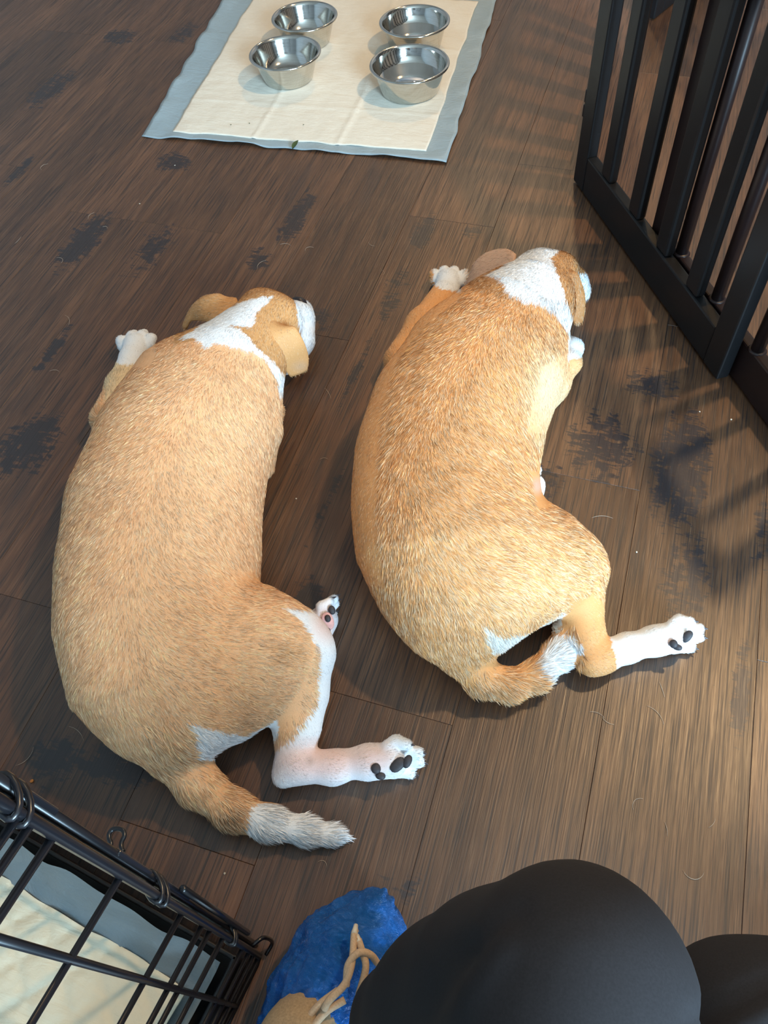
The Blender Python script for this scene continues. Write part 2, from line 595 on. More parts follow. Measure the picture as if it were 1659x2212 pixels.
class Body:
    def __init__(self):
        self.pr = []
        self.flow = []

    def chain(self, pts, k=0.02, sq=1.0, flow=True, neg=False):
        """pts: (x,y,z,r); sq squashes the height"""
        pts = [np.asarray(p, float) for p in pts]
        for a, b in zip(pts[:-1], pts[1:]):
            self.pr.append((a, b, k, sq, flow, neg))

    def ball(self, p, r, k=0.02, sq=1.0):
        q = np.array([*p, r]); self.pr.append((q, q + [1e-5, 0, 0, 0], k, sq, False, False))

    @staticmethod
    def dist(X, a, b, sq):
        s = np.array([1, 1, 1 / sq])
        A = a[:3] * s; B = b[:3] * s
        Y = X * s
        ab = B - A
        t = np.clip(((Y - A) @ ab) / (ab @ ab + 1e-12), 0, 1)
        d = np.linalg.norm(Y - A - t[..., None] * ab, axis=-1) - (a[3] + t * (b[3] - a[3]))
        return d * (0.5 + 0.5 * min(1.0, sq))

    def mesh(self, h=0.0035, floor_z=0.001, disp=None):
        lo = np.min([np.minimum(a[:3] - a[3], b[:3] - b[3]) for a, b, *_ in self.pr], 0) - 0.02
        hi = np.max([np.maximum(a[:3] + a[3], b[:3] + b[3]) for a, b, *_ in self.pr], 0) + 0.02
        lo[2] = max(lo[2], floor_z - 3 * h)
        n = np.ceil((hi - lo) / h).astype(int) + 1
        ax = [lo[i] + h * np.arange(n[i]) for i in range(3)]
        D = np.full(n, 0.08, np.float64)
        for a, b, k, sq, fl, neg in self.pr:
            m = k + 0.03
            l = np.minimum(a[:3] - a[3], b[:3] - b[3]) - m
            u = np.maximum(a[:3] + a[3], b[:3] + b[3]) + m
            i0 = np.clip(np.floor((l - lo) / h).astype(int), 0, n)
            i1 = np.clip(np.ceil((u - lo) / h).astype(int) + 1, 0, n)
            if np.any(i1 <= i0):
                continue
            sl = tuple(slice(i0[i], i1[i]) for i in range(3))
            X = np.stack(np.meshgrid(ax[0][sl[0]], ax[1][sl[1]], ax[2][sl[2]], indexing='ij'), -1)
            d = self.dist(X, a, b, sq)
            c = D[sl]
            if neg:
                hh = np.clip(0.5 - 0.5 * (c + d) / k, 0, 1)
                D[sl] = c * (1 - hh) + (-d) * hh + k * hh * (1 - hh)
            else:
                hh = np.clip(0.5 + 0.5 * (c - d) / k, 0, 1)
                D[sl] = c * (1 - hh) + d * hh - k * hh * (1 - hh)
        Z = ax[2][None, None, :]
        fl = floor_z - Z
        kk = 0.008
        hh = np.clip(0.5 + 0.5 * (fl - D) / kk, 0, 1)
        D = D * (1 - hh) + fl * hh + kk * hh * (1 - hh)
        return surface_nets(D, lo, h)

    def flow_at(self, V):
        W = np.zeros((len(V), 3)); S = np.zeros(len(V)) + 1e-9
        best = np.full(len(V), 9.0)
        ds = []
        for a, b, k, sq, fl, neg in self.pr:
            if neg or fl is False:
                ds.append(None); continue
            d = self.dist(V, a, b, sq)
            best = np.minimum(best, d); ds.append(d)
        for (a, b, k, sq, fl, neg), d in zip(self.pr, ds):
            if d is None:
                continue
            t = b[:3] - a[:3]; t = t / (np.linalg.norm(t) + 1e-9)
            wgt = np.exp(-(d - best) / 0.018)
            W += wgt[:, None] * t; S += wgt
        return W / S[:, None]


def surface_nets(D, lo, h):
    nx, ny, nz = D.shape
    neg = D < 0
    cnt = np.zeros((nx - 1, ny - 1, nz - 1), np.int8)
    for i in (0, 1):
        for j in (0, 1):
            for k in (0, 1):
                cnt += neg[i:nx - 1 + i, j:ny - 1 + j, k:nz - 1 + k]
    act = (cnt > 0) & (cnt < 8)
    idx = -np.ones(act.shape, np.int64)
    ii = np.argwhere(act)
    idx[act] = np.arange(len(ii))
    acc = np.zeros((len(ii), 3)); num = np.zeros(len(ii))
    cor = [(i, j, k) for i in (0, 1) for j in (0, 1) for k in (0, 1)]
    val = {c: D[ii[:, 0] + c[0], ii[:, 1] + c[1], ii[:, 2] + c[2]] for c in cor}
    for c in cor:
        for axn in range(3):
            if c[axn] == 1:
                continue
            e = list(c); e[axn] = 1; e = tuple(e)
            va, vb = val[c], val[e]
            m = (va < 0) != (vb < 0)
            t = va[m] / (va[m] - vb[m])
            p = np.tile(np.array(c, float), (m.sum(), 1)); p[:, axn] += t
            acc[m] += p; num[m] += 1
    V = lo + h * (ii + acc / num[:, None])
    F = []
    # edges along each axis
    for axn in range(3):
        a, b = (axn + 1) % 3, (axn + 2) % 3
        s0 = [slice(None)] * 3; s1 = [slice(None)] * 3
        s0[axn] = slice(0, D.shape[axn] - 1); s1[axn] = slice(1, D.shape[axn])
        ch = neg[tuple(s0)] != neg[tuple(s1)]
        q = np.argwhere(ch)
        q = q[(q[:, a] > 0) & (q[:, b] > 0) & (q[:, a] < D.shape[a] - 1) & (q[:, b] < D.shape[b] - 1)]
        inside = neg[tuple(q.T)]
        def cell(da, db):
            r = q.copy(); r[:, a] += da; r[:, b] += db
            return idx[tuple(r.T)]
        f = np.stack([cell(-1, -1), cell(0, -1), cell(0, 0), cell(-1, 0)], 1)
        f[~inside] = f[~inside][:, ::-1]
        F.append(f)
    F = np.concatenate(F)
    F = F[(F >= 0).all(1)]
    return V, F


def vnormals(V, F):
    n = np.cross(V[F[:, 2]] - V[F[:, 0]], V[F[:, 3]] - V[F[:, 1]])
    N = np.zeros_like(V)
    for i in range(4):
        np.add.at(N, F[:, i], n)
    return N / (np.linalg.norm(N, axis=1)[:, None] + 1e-12), 0.5 * np.linalg.norm(n, axis=1)


def vnoise(X, seed=0):
    """cheap smooth value noise in [0,1]"""
    r = np.random.default_rng(seed)
    T = r.random((32, 32, 32))
    i = np.floor(X).astype(int); f = X - i; f = f * f * (3 - 2 * f)
    out = 0
    for a in (0, 1):
        for b in (0, 1):
            for c in (0, 1):
                wgt = np.where(a, f[:, 0], 1 - f[:, 0]) * np.where(b, f[:, 1], 1 - f[:, 1]) * np.where(c, f[:, 2], 1 - f[:, 2])
                out = out + wgt * T[(i[:, 0] + a) % 32, (i[:, 1] + b) % 32, (i[:, 2] + c) % 32]
    return out


def make_fur(name, V, F, N, A, flow, col, length, count, mat_, parent, seed=1, lift=0.16, width=0.00095, bright=None, under=-0.35):
    r = np.random.default_rng(seed)
    fn = N[F].mean(1)
    wgt = A * np.clip((fn[:, 2] - under) * 3, 0, 1)
    lenf = length[F].mean(1)
    wgt = wgt / np.sqrt(np.maximum(lenf, 0.003))
    cdf = np.cumsum(wgt); cdf /= cdf[-1]
    fi = np.searchsorted(cdf, r.random(count))
    u, v = r.random(count), r.random(count)
    w4 = np.stack([(1 - u) * (1 - v), u * (1 - v), u * v, (1 - u) * v], 1)
    f4 = F[fi]
    ip = lambda Q: (Q[f4] * w4[..., None]).sum(1)
    p = ip(V); n = ip(N); n /= np.linalg.norm(n, axis=1)[:, None] + 1e-9
    t = ip(flow)
    t = t - n * (t * n).sum(1)[:, None]
    t /= np.linalg.norm(t, axis=1)[:, None] + 1e-9
    L = (length[f4] * w4).sum(1)
    c = ip(col)
    # waviness of the direction
    s = np.cross(n, t)
    ang = (vnoise(p * 38 + seed * 3.1, seed + 5) - 0.5) * 0.45 + (vnoise(p * 110, seed + 8) - 0.5) * 0.5 + r.normal(0, 0.16, count)
    t2 = t * np.cos(ang)[:, None] + s * np.sin(ang)[:, None]
    s2 = np.cross(n, t2)
    L = L * (0.7 + 0.6 * r.random(count))
    wd = width * (0.6 + 0.8 * r.random(count)) * np.clip(L / 0.011, 0.55, 1.25)
    lf = lift * (0.6 + 0.8 * r.random(count))
    roll = r.normal(0, 0.35, count)
    side = s2 * np.cos(roll)[:, None] + n * np.sin(roll)[:, None]
    root = p - n * 0.0006
    mid = root + (t2 * np.cos(lf)[:, None] + n * np.sin(lf)[:, None]) * (L * 0.55)[:, None]
    tip = mid + (t2 * np.cos(lf * 0.3)[:, None] + n * np.sin(lf * 0.3)[:, None]) * (L * 0.5)[:, None]
    hw = (wd / 2)[:, None]
    VV = np.stack([root - side * hw, root + side * hw, mid + side * hw * 0.8, mid - side * hw * 0.8, tip], 1)
    VV[..., 2] = np.maximum(VV[..., 2], 0.0012)
    b = np.arange(count)[:, None] * 5
    Q = b + np.array([[0, 1, 2, 3]]); T3 = b + np.array([[3, 2, 4]])
    # hairs of differing tone; a share of them bleached towards the tip
    j = 0.58 + 0.70 * r.random(count)
    clump = 0.82 + 0.36 * vnoise(p * 95, seed + 20)
    j = j * clump
    pale = (r.random(count) < 0.42)
    base = c * j[:, None]
    cream = np.array([0.90, 0.78, 0.56])
    tipc = base * 1.08
    tipc[pale] = 0.35 * tipc[pale] + 0.65 * np.maximum(cream, c[pale])
    base[pale] = 0.75 * base[pale] + 0.25 * np.maximum(cream, c[pale])
    CC = np.stack([base, base, base, base, tipc], 1)
    o = obj_np(name, VV.reshape(-1, 3), [Q, T3], mat_, parent, True, CC.reshape(-1, 3).clip(0, 0.95))
    o['kind'] = 'stuff'
    return o


def paw(B, c, d, up, s=1.0, spread=1.0, k=0.006, toes=4, curl=0.3):
    """paw with four toes; c centre of the metapad, d direction of the toes, up = back of the paw. Returns toe tips"""
    d = np.asarray(d, float); d /= np.linalg.norm(d)
    up = np.asarray(up, float); up = up - d * (up @ d); up /= np.linalg.norm(up)
    sd = np.cross(d, up)
    c = np.asarray(c, float)
    B.chain([(*(c - d * 0.020 * s), 0.019 * s), (*(c + d * 0.004 * s), 0.0205 * s)], 0.012, 1.0)
    tips = []
    for i, (o, l) in enumerate(((-1.62, 0.018), (-0.56, 0.030), (0.56, 0.030), (1.62, 0.018))):
        b0 = c + sd * (o * 0.0105 * s * spread) + d * 0.004 * s + up * 0.001
        m = c + sd * (o * 0.0118 * s * spread) + d * (l * 0.75 * s) + up * 0.004 * s
        e = c + sd * (o * 0.0118 * s * spread) + d * ((l + 0.006) * s) - up * 0.003 * s
        B.chain([(*b0, 0.0085 * s), (*m, 0.0088 * s), (*e, 0.0072 * s)], k, 1.0)
        tips.append((e, d * 0.8 - up * 0.6 + sd * o * 0.08, sd, up, m))
    return tips


def claws(tips, m, parent, s=1.0):
    for (e, dr, sd, up, mm) in tips:
        dr = dr / np.linalg.norm(dr)
        u2 = np.asarray(up, float)
        pts = [e + u2 * 0.004 * s + dr * 0.003 * s, e + u2 * 0.004 * s + dr * 0.009 * s, e + u2 * 0.0015 * s + dr * 0.0145 * s]
        pts = [np.array([p[0], p[1], max(p[2], 0.003)]) for p in pts]
        V, F = tube(pts, [0.0034 * s, 0.0027 * s, 0.0006 * s], 7)
        obj_np('claw', V, F, m, parent)


def blob(name, c, ax, m, parent, n=10):
    """ellipsoid with axis vectors ax (3 rows, metres), slightly flattened"""
    bm = bmesh.new()
    bmesh.ops.create_uvsphere(bm, u_segments=n + 4, v_segments=n, radius=1.0)
    A = np.asarray(ax, float)
    for v in bm.verts:
        q = np.array(v.co)
        q = np.sign(q) * np.abs(q) ** 0.9
        v.co = Vector(np.asarray(c) + q @ A)
    return obj_bm(name, bm, m, parent, True)


def ear(name, path, widths, nrm, parent, colfun, thick=0.0045, seed=3, fur=2600, cup=0.25, flen=0.006):
    """flap: path points (n,3), half widths (n), face normals (n,3)"""
    pts = smooth_path(path, 6)
    wd = smooth_path(np.asarray(widths, float)[:, None], 6)[:, 0]
    nn = smooth_path(nrm, 6); nn /= np.linalg.norm(nn, axis=1)[:, None]
    T = np.gradient(pts, axis=0); T /= np.linalg.norm(T, axis=1)[:, None]
    nn = nn - T * (nn * T).sum(1)[:, None]; nn /= np.linalg.norm(nn, axis=1)[:, None]
    S = np.cross(T, nn)
    m = 15
    a = np.linspace(0, 2 * np.pi, 2 * m, endpoint=False)
    rings = []
    for i in range(len(pts)):
        x = np.cos(a); z = np.sin(a) * thick
        prof = np.sign(x) * np.abs(x) ** 0.8
        ring = pts[i] + S[i] * (prof * wd[i])[:, None] + nn[i] * (z - cup * wd[i] * x ** 2)[:, None]
        rings.append(ring)
    K = 2 * m
    V = np.concatenate(rings + [pts[:1], pts[-1:]])
    R = len(pts)
    Q = []
    for i in range(R - 1):
        for k in range(K):
            Q.append((i * K + k, i * K + (k + 1) % K, (i + 1) * K + (k + 1) % K, (i + 1) * K + k))
    T3 = []
    for k in range(K):
        T3.append((R * K, (k + 1) % K, k)); T3.append((R * K + 1, (R - 1) * K + k, (R - 1) * K + (k + 1) % K))
    V[:, 2] = np.maximum(V[:, 2], 0.002)
    Q = np.array(Q)
    # orientation
    cen = V.mean(0)
    fl = np.zeros_like(V)
    for i in range(R):
        fl[i * K:(i + 1) * K] = T[i]
    fl[-2:] = T[-1]
    N, A = vnormals(V, Q)
    if (N[K * (R // 2) + m // 2] @ nn[R // 2]) < 0:
        Q = Q[:, ::-1]; T3 = [t[::-1] for t in T3]; N = -N
    col = colfun(V)
    o = obj_np(name, V, [Q, np.array(T3)], M['fur'], parent, True, col)
    make_fur('fur', V, Q, N, A, fl, col, np.full(len(V), flen), fur, M['fur'], o, seed, 0.22, 0.0009, under=-2)
    return o


TAN = np.array(srgb(242, 187, 138))
TAN_DEEP = np.array(srgb(196, 144, 88))
CREAM = np.array(srgb(232, 206, 166))
WHITE = np.array(srgb(240, 243, 246))
PINK = np.array(srgb(232, 190, 180))
DARKTIP = np.array(srgb(120, 92, 66))
SKIN_B = np.array(srgb(200, 146, 84))


def soft(V, poly, amp=7.0, seed=1):
    """membership of photo polygon with a ragged fur edge"""
    q = proj(V)
    q = q + amp * np.stack([vnoise(V * 160, seed) - 0.5, vnoise(V * 160 + 9, seed + 1) - 0.5], 1)
    return in_poly(q, poly)


def finish_dog(root, B, colfun, lenfun, n_fur, seed, spine):
    V, F = B.mesh(0.003)
    N, A = vnormals(V, F)
    col = colfun(V, N)
    body = obj_np('body', V, F, M['fur'], root, True, col)
    fl = B.flow_at(V)
    fl = fl + np.array([0, 0, -0.45]) * (1 - np.abs(N[:, 2:3]))
    # hair parts away from the spine
    out = np.stack([N[:, 0], N[:, 1], 0 * N[:, 0]], 1)
    fl = fl + 0.35 * out
    q = proj(V)
    sp = np.asarray(spine, float)
    sx_ = np.interp(q[:, 1], sp[:, 1], sp[:, 0])
    on = np.clip((q[:, 1] - sp[0, 1]) / 60, 0, 1) * np.clip((sp[-1, 1] - q[:, 1]) / 60, 0, 1) * np.clip((V[:, 2] - 0.05) / 0.03, 0, 1)
    fl = fl + (0.85 * on * np.tanh((q[:, 0] - sx_) / 80))[:, None] * np.array([1.0, 0.1, -0.2])
    make_fur('fur', V, F, N, A, fl, col, lenfun(V), n_fur, M['fur'], body, seed)
    return body


NF = 190000
# ================================================================== dog A (lighter, tail stretched out)
def pp(*a):
    w, r = PR(*a)
    return (*w, r)


A_NECK = [(392, 731), (430, 706), (467, 682), (500, 664), (522, 651), (560, 642), (592, 640), (580, 655), (553, 674), (551, 695), (541, 707), (499, 703), (518, 712),
          (557, 750), (601, 792), (625, 830), (600, 826), (570, 771), (541, 759), (490, 744), (456, 744), (447, 752), (438, 741), (419, 730)]
A_MUZ = [(634, 645), (700, 650), (700, 840), (600, 850), (604, 812), (640, 800), (652, 745), (648, 700)]
A_LEG = [(608, 1312), (660, 1318), (735, 1390), (760, 1480), (700, 1560), (690, 1600), (950, 1560), (950, 1720), (580, 1740), (580, 1632),
         (612, 1612), (655, 1560), (684, 1520), (688, 1450), (682, 1392), (645, 1340)]
A_PAW2 = [(662, 1290), (745, 1280), (745, 1400), (690, 1395), (668, 1360)]
A_TAIL = [(522, 1790), (545, 1735), (700, 1740), (800, 1800), (790, 1840), (600, 1840)]
A_RUMP = [(405, 1560), (450, 1575), (530, 1590), (600, 1555), (600, 1590), (520, 1640), (420, 1640)]
A_FPAW = [(240, 690), (345, 690), (340, 775), (320, 790), (262, 790), (235, 780)]


def colA(V, N=None):
    q = proj(V)
    c = np.tile(TAN, (len(V), 1))
    n1 = vnoise(V * 9 + 2, 3)[:, None]
    c = c * (0.93 + 0.14 * n1)
    f = np.clip(1 - np.hypot((q[:, 0] - 620) / 60, (q[:, 1] - 1410) / 45), 0, 1)[:, None]
    c = c * (1 - 0.6 * f) + TAN_DEEP * 0.6 * f
    # darker brown hair along the top of the tail and before its white tip
    f = np.clip(1 - np.hypot((q[:, 0] - 490) / 70, (q[:, 1] - 1765) / 30), 0, 1)[:, None]
    c = c * (1 - 0.8 * f) + DARKTIP * 0.8 * f
    f = (in_poly(q, [(225, 770), (340, 770), (330, 830), (250, 880), (225, 870)]) & (V[:, 2] < 0.065))[:, None]
    c = np.where(f, CREAM, c)
    head = in_poly(q, [(380, 620), (700, 620), (700, 830), (600, 830), (560, 760), (480, 730), (380, 740)])
    c[head] = np.array(srgb(204, 152, 98))
    for poly in (A_NECK, A_MUZ, A_LEG, A_PAW2, A_TAIL, A_RUMP, A_FPAW):
        c[soft(V, poly) & ((V[:, 2] < 0.075) | (poly is not A_FPAW))] = WHITE
    # pinkish skin shows through at the hock and under the paws
    f = np.clip(1.5 - np.hypot((q[:, 0] - 690) / 110, (q[:, 1] - 1645) / 45), 0, 1)[:, None] * (q[:, 1:2] > 1590)
    c = c * (1 - 0.75 * f) + PINK * 0.75 * f
    for (x, y, a, b) in ((815, 1640, 45, 40), (705, 1345, 30, 40)):
        f = np.clip(1.4 - np.hypot((q[:, 0] - x) / a, (q[:, 1] - y) / b), 0, 1)[:, None]
        c = c * (1 - 0.55 * f) + PINK * 0.55 * f
    f = np.clip(1 - np.hypot((q[:, 0] - 670) / 16, (q[:, 1] - 1645) / 18), 0, 1)[:, None]
    c = c * (1 - 0.4 * f) + DARKTIP * 0.4 * f
    return c


def lenA(V):
    q = proj(V)
    L = np.full(len(V), 0.009)
    L[in_poly(q, [(380, 600), (720, 600), (720, 860), (600, 830), (560, 770), (400, 735)])] = 0.007
    L[in_poly(q, A_LEG)] = 0.005
    L[in_poly(q, A_PAW2)] = 0.004
    L[in_poly(q, A_FPAW)] = 0.005
    L[in_poly(q, [(300, 1560), (420, 1560), (520, 1700), (820, 1780), (820, 1860), (500, 1820), (320, 1700)])] = 0.013
    return L


dogA = empty('dog', P(360, 1250, 0), 'tan and white dog sprawled asleep with its white-tipped tail stretched out straight', 'dog')
B = Body()
B.chain([pp(505, 790, .105, 100), pp(445, 860, .10, 160), pp(398, 960, .098, 182), pp(357, 1090, .097, 198), pp(345, 1220, .097, 204),
         pp(340, 1340, .095, 200), pp(347, 1450, .088, 176), pp(372, 1530, .072, 118)], 0.03, 0.80)
B.chain([pp(580, 700, .098, 60), pp(548, 735, .105, 74), pp(505, 790, .108, 95)], 0.03, 0.95)
# head
B.ball(P(578, 702, .100), 0.054, 0.02)
B.chain([pp(600, 690, .085, 46), pp(640, 690, .062, 34), pp(650, 672, .048, 25)], 0.02, 1.0, flow=False)
B.chain([pp(612, 770, .045, 40), pp(640, 735, .045, 36), pp(650, 690, .036, 24)], 0.015, 1.0, flow=False)
B.ball(P(616, 676, .118), 0.020, 0.015)
B.ball(P(560, 662, .110), 0.026, 0.02)
# right shoulder and elbow
B.chain([pp(550, 830, .108, 58), pp(558, 930, .088, 50), pp(558, 1005, .045, 36)], 0.007, 1.0)
B.chain([pp(550, 1000, .035, 30), pp(590, 890, .022, 24)], 0.015)
# left fore leg
B.chain([pp(232, 905, .035, 36), pp(262, 835, .028, 29), pp(284, 778, .026, 27)], 0.018)
fp = P(293, 752, .022)
d_ = P(303, 690, .0) - P(287, 770, .0)
tA1 = paw(B, fp, d_, (0, 0, 1), 1.12, 1.2, 0.002)
# haunch, thigh, shank, hock
B.chain([pp(415, 1400, .115, 132), pp(560, 1395, .098, 112), pp(632, 1402, .078, 84)], 0.035, 0.9)
B.chain([pp(440, 1480, .095, 125), pp(560, 1480, .075, 78)], 0.035, 0.9)
B.chain([pp(400, 1530, .085, 95), pp(500, 1535, .06, 62)], 0.03, 0.95)
B.chain([pp(648, 1420, .07, 72), pp(648, 1500, .05, 56), pp(643, 1570, .038, 44), pp(632, 1640, .03, 38)], 0.018)
B.chain([pp(612, 1676, .026, 25), pp(640, 1655, .028, 36), pp(720, 1658, .024, 34), pp(795, 1641, .024, 31)], 0.012)
hp = P(835, 1643, .026)
dh = P(900, 1632, .026) - P(800, 1648, .026)
side_up = P(850, 1600, 0.0) - P(850, 1650, 0.0)
tA2 = paw(B, hp, dh, side_up + np.array([0, 0, -0.02]), 1.05, 1.0, 0.0025)
# far hind paw peeping out under the thigh
B.chain([pp(600, 1400, .03, 26), pp(680, 1352, .026, 25)], 0.012)
h2 = P(697, 1345, .026)
dh2 = P(722, 1300, .026) - P(700, 1350, .026)
tA3 = paw(B, h2, dh2, P(660, 1330, .0) - P(720, 1350, .0), 0.95, 1.0, 0.0025)
# tail
B.chain([pp(352, 1545, .080, 56), pp(376, 1620, .058, 52), pp(425, 1690, .036, 43), pp(500, 1748, .028, 36), pp(580, 1778, .022, 30),
         pp(660, 1795, .017, 24), pp(715, 1803, .012, 15), pp(752, 1808, .007, 4)], 0.018)
# flank hollow
bodyA = finish_dog(dogA, B, colA, lenA, NF, 11, [(480, 760), (400, 900), (310, 1100), (280, 1300), (320, 1540)])
claws(tA1, M['claw'], dogA)
claws(tA2, M['claw_dark'], dogA, 0.9)
claws(tA3, M['claw_dark'], dogA, 0.85)
vw = lambda w: (np.array([0, 0, CAM_H]) - w) / np.linalg.norm(np.array([0, 0, CAM_H]) - w)


def pad_at(px, py, z, a, b, ang, parent, m='pad_skin'):
    """small flat pad lying on the surface facing the camera side; a,b in metres"""
    w = P(px, py, z)
    n = vw(w)
    ux = P(px + 10 * math.cos(ang), py + 10 * math.sin(ang), z) - w
    ux -= n * (ux @ n); ux /= np.linalg.norm(ux)
    uy = np.cross(n, ux)
    return blob('paw_pad', w, [ux * a, uy * b, n * (0.0025 if m == 'pad_pink' else 0.0035)], M[m], parent)


pad_at(859, 1652, .043, .0105, .0068, 2.4, dogA)
pad_at(880, 1645, .044, .008, .005, 2.0, dogA)
pad_at(812, 1660, .043, .0062, .0058, 1.3, dogA)
pad_at(822, 1676, .036, .006, .0045, 0.2, dogA)
pad_at(708, 1342, .047, .012, .008, 1.3, dogA, 'pad_pink')
pad_at(708, 1336, .0505, .005, .004, 1.3, dogA)
pad_at(717, 1318, .048, .006, .0045, 1.3, dogA)
pad_at(708, 1364, .046, .005, .004, 1.3, dogA)
# nose
nz = P(645, 657, .078)
blob('nose', nz, [np.array([.015, .0, 0]), np.array([0, .012, 0]), np.array([0, 0, .012])], M['nose'], dogA)
EARC = np.array(srgb(206, 152, 98))


def ear_colA(V):
    c = np.tile(EARC, (len(V), 1)) * (0.9 + 0.2 * vnoise(V * 30, 4)[:, None])
    q = proj(V)
    f = np.clip(1 - np.hypot((q[:, 0] - 650) / 26, (q[:, 1] - 792) / 16), 0, 1)[:, None]
    return c * (1 - 0.5 * f) + np.array(srgb(170, 150, 130)) * 0.5 * f


e_path = [P(597, 692, .126), P(607, 712, .146), P(625, 748, .124), P(638, 780, .095), P(645, 806, .074)]
e_n = [np.array(vw(p)) * 1.0 + np.array([0.5, -0.2, 0.2]) for p in e_path]
ear('ear', e_path, [.010, .020, .0235, .0225, .015], e_n, dogA, ear_colA, seed=31, cup=-0.06, flen=.004)
e_path = [P(515, 660, .115), P(478, 664, .120), P(440, 664, .118), P(414, 676, .100), P(399, 705, .078)]
e_n = [np.array([0, -0.3, 1.0]), np.array([-0.1, -0.4, 1.0]), np.array([-0.5, -0.5, .8]), np.array([-0.8, -0.4, .4]), np.array([-.9, -.4, .3])]
ear('ear', e_path, [.018, .027, .022, .015, .009], e_n, dogA, ear_colA, seed=33, cup=0.15)

# ================================================================== dog B (deeper tan, tail curled round)
B_NECK = [(1050, 594), (1094, 574), (1121, 553), (1155, 530), (1230, 528), (1189, 556), (1201, 576), (1215, 624), (1232, 669), (1246, 700), (1248, 760), (1230, 735),
          (1222, 706), (1201, 677), (1159, 653), (1118, 644), (1101, 632), (1087, 608), (1077, 599)]
B_MUZ = [(1240, 590), (1290, 590), (1290, 690), (1256, 680)]
B_LEG = [(1318, 1370), (1335, 1450), (1540, 1440), (1540, 1320), (1330, 1330)]
B_PAW2 = [(1138, 1005), (1180, 1005), (1180, 1095), (1150, 1095)]
B_TAIL = [(1150, 1440), (1195, 1500), (1260, 1400), (1230, 1360), (1190, 1390)]
B_RUMP = [(1038, 1340), (1080, 1372), (1150, 1365), (1215, 1320), (1215, 1360), (1150, 1400), (1060, 1410)]
B_FPAW = [(930, 560), (1010, 560), (1005, 628), (975, 632), (938, 618)]
B_WRIST = [(1225, 725), (1275, 725), (1275, 772), (1228, 775)]


def colB(V, N=None):
    q = proj(V)
    c = np.tile(np.array(srgb(232, 168, 108)), (len(V), 1))
    c = c * (0.92 + 0.16 * vnoise(V * 9 + 5, 6)[:, None])
    # pale shoulder patch
    f = np.clip(1.3 - np.hypot((q[:, 0] - 1190) / 62, (q[:, 1] - 850) / 110), 0, 1)[:, None]
    c = c * (1 - 0.8 * f) + CREAM * 0.8 * f
    f = np.clip(1.2 - np.hypot((q[:, 0] - 1245) / 55, (q[:, 1] - 1200) / 60), 0, 1)[:, None]
    c = c * (1 - 0.5 * f) + TAN_DEEP * 0.5 * f
    f = np.clip(1 - np.hypot((q[:, 0] - 1050) / 60, (q[:, 1] - 1490) / 24), 0, 1)[:, None]
    c = c * (1 - 0.6 * f) + DARKTIP * 0.6 * f
    head = in_poly(q, [(1010, 530), (1280, 530), (1280, 720), (1240, 720), (1190, 640), (1100, 640), (1010, 620)])
    c[head] = np.array(srgb(190, 134, 82))
    for poly in (B_NECK, B_MUZ, B_LEG, B_PAW2, B_TAIL, B_FPAW, B_WRIST):
        c[soft(V, poly, 9) & ((V[:, 2] < 0.062) | (poly is not B_PAW2))] = WHITE
    m = soft(V, B_RUMP, 9)
    c[m] = 0.6 * WHITE + 0.4 * CREAM
    for (x, y, a, b) in ((1445, 1390, 26, 20), (1160, 1050, 14, 20)):
        f = np.clip(1.3 - np.hypot((q[:, 0] - x) / a, (q[:, 1] - y) / b), 0, 1)[:, None]
        c = c * (1 - 0.6 * f) + PINK * 0.6 * f
    return c


def lenB(V):
    q = proj(V)
    L = np.full(len(V), 0.0115)
    L[in_poly(q, [(1000, 520), (1290, 520), (1290, 640), (1190, 640), (1010, 620)])] = 0.008
    L[in_poly(q, [(700, 620), (1000, 540), (1000, 640), (930, 690), (860, 780), (830, 900), (815, 1100), (830, 1260), (700, 1260)])] = 0.006
    L[in_poly(q, [(1225, 1290), (1330, 1290), (1560, 1300), (1560, 1460), (1240, 1470)])] = 0.005
    L[in_poly(q, B_PAW2)] = 0.004
    L[in_poly(q, B_WRIST)] = 0.005
    L[in_poly(q, [(1165, 780), (1280, 720), (1280, 930), (1130, 930)])] = 0.006
    L[in_poly(q, [(930, 1330), (1040, 1350), (1060, 1420), (1160, 1420), (1240, 1340), (1260, 1420), (1160, 1520), (1000, 1520)])] = 0.014
    return L


dogB = empty('dog', P(1000, 1100, 0), 'deeper tan dog lying beside the black gate with its tail curled round', 'dog')
B = Body()
B.chain([pp(1105, 690, .105, 118), pp(1048, 785, .102, 166), pp(990, 890, .098, 180), pp(962, 990, .097, 184), pp(962, 1090, .097, 190),
         pp(985, 1190, .095, 200), pp(995, 1268, .086, 158), pp(985, 1340, .07, 92)], 0.03, 0.80)
B.chain([pp(1172, 614, .102, 60), pp(1152, 645, .110, 78), pp(1105, 695, .112, 112)], 0.03, 0.95)
B.ball(P(1168, 609, .103), 0.052, 0.02)
B.chain([pp(1195, 598, .092, 44), pp(1232, 612, .062, 32), pp(1250, 632, .046, 24)], 0.02, 1.0, flow=False)
B.ball(P(1216, 582, .110), 0.022, 0.02)
# right shoulder, forearm folded, wrist
B.chain([pp(1170, 730, .108, 56), pp(1180, 830, .084, 48), pp(1152, 890, .045, 34)], 0.007)
B.chain([pp(1150, 890, .035, 30), pp(1200, 830, .030, 28), pp(1230, 785, .028, 24)], 0.014)
B.chain([pp(1230, 785, .028, 24), pp(1238, 752, .030, 20), pp(1215, 735, .022, 18)], 0.010)
# left fore leg
B.chain([pp(862, 780, .038, 34), pp(915, 705, .034, 36), pp(958, 640, .028, 30)], 0.018)
fpB = P(967, 612, .022)
tB1 = paw(B, fpB, P(975, 560, 0) - P(966, 620, 0), (0, 0, 1), 1.15, 1.15, 0.002)
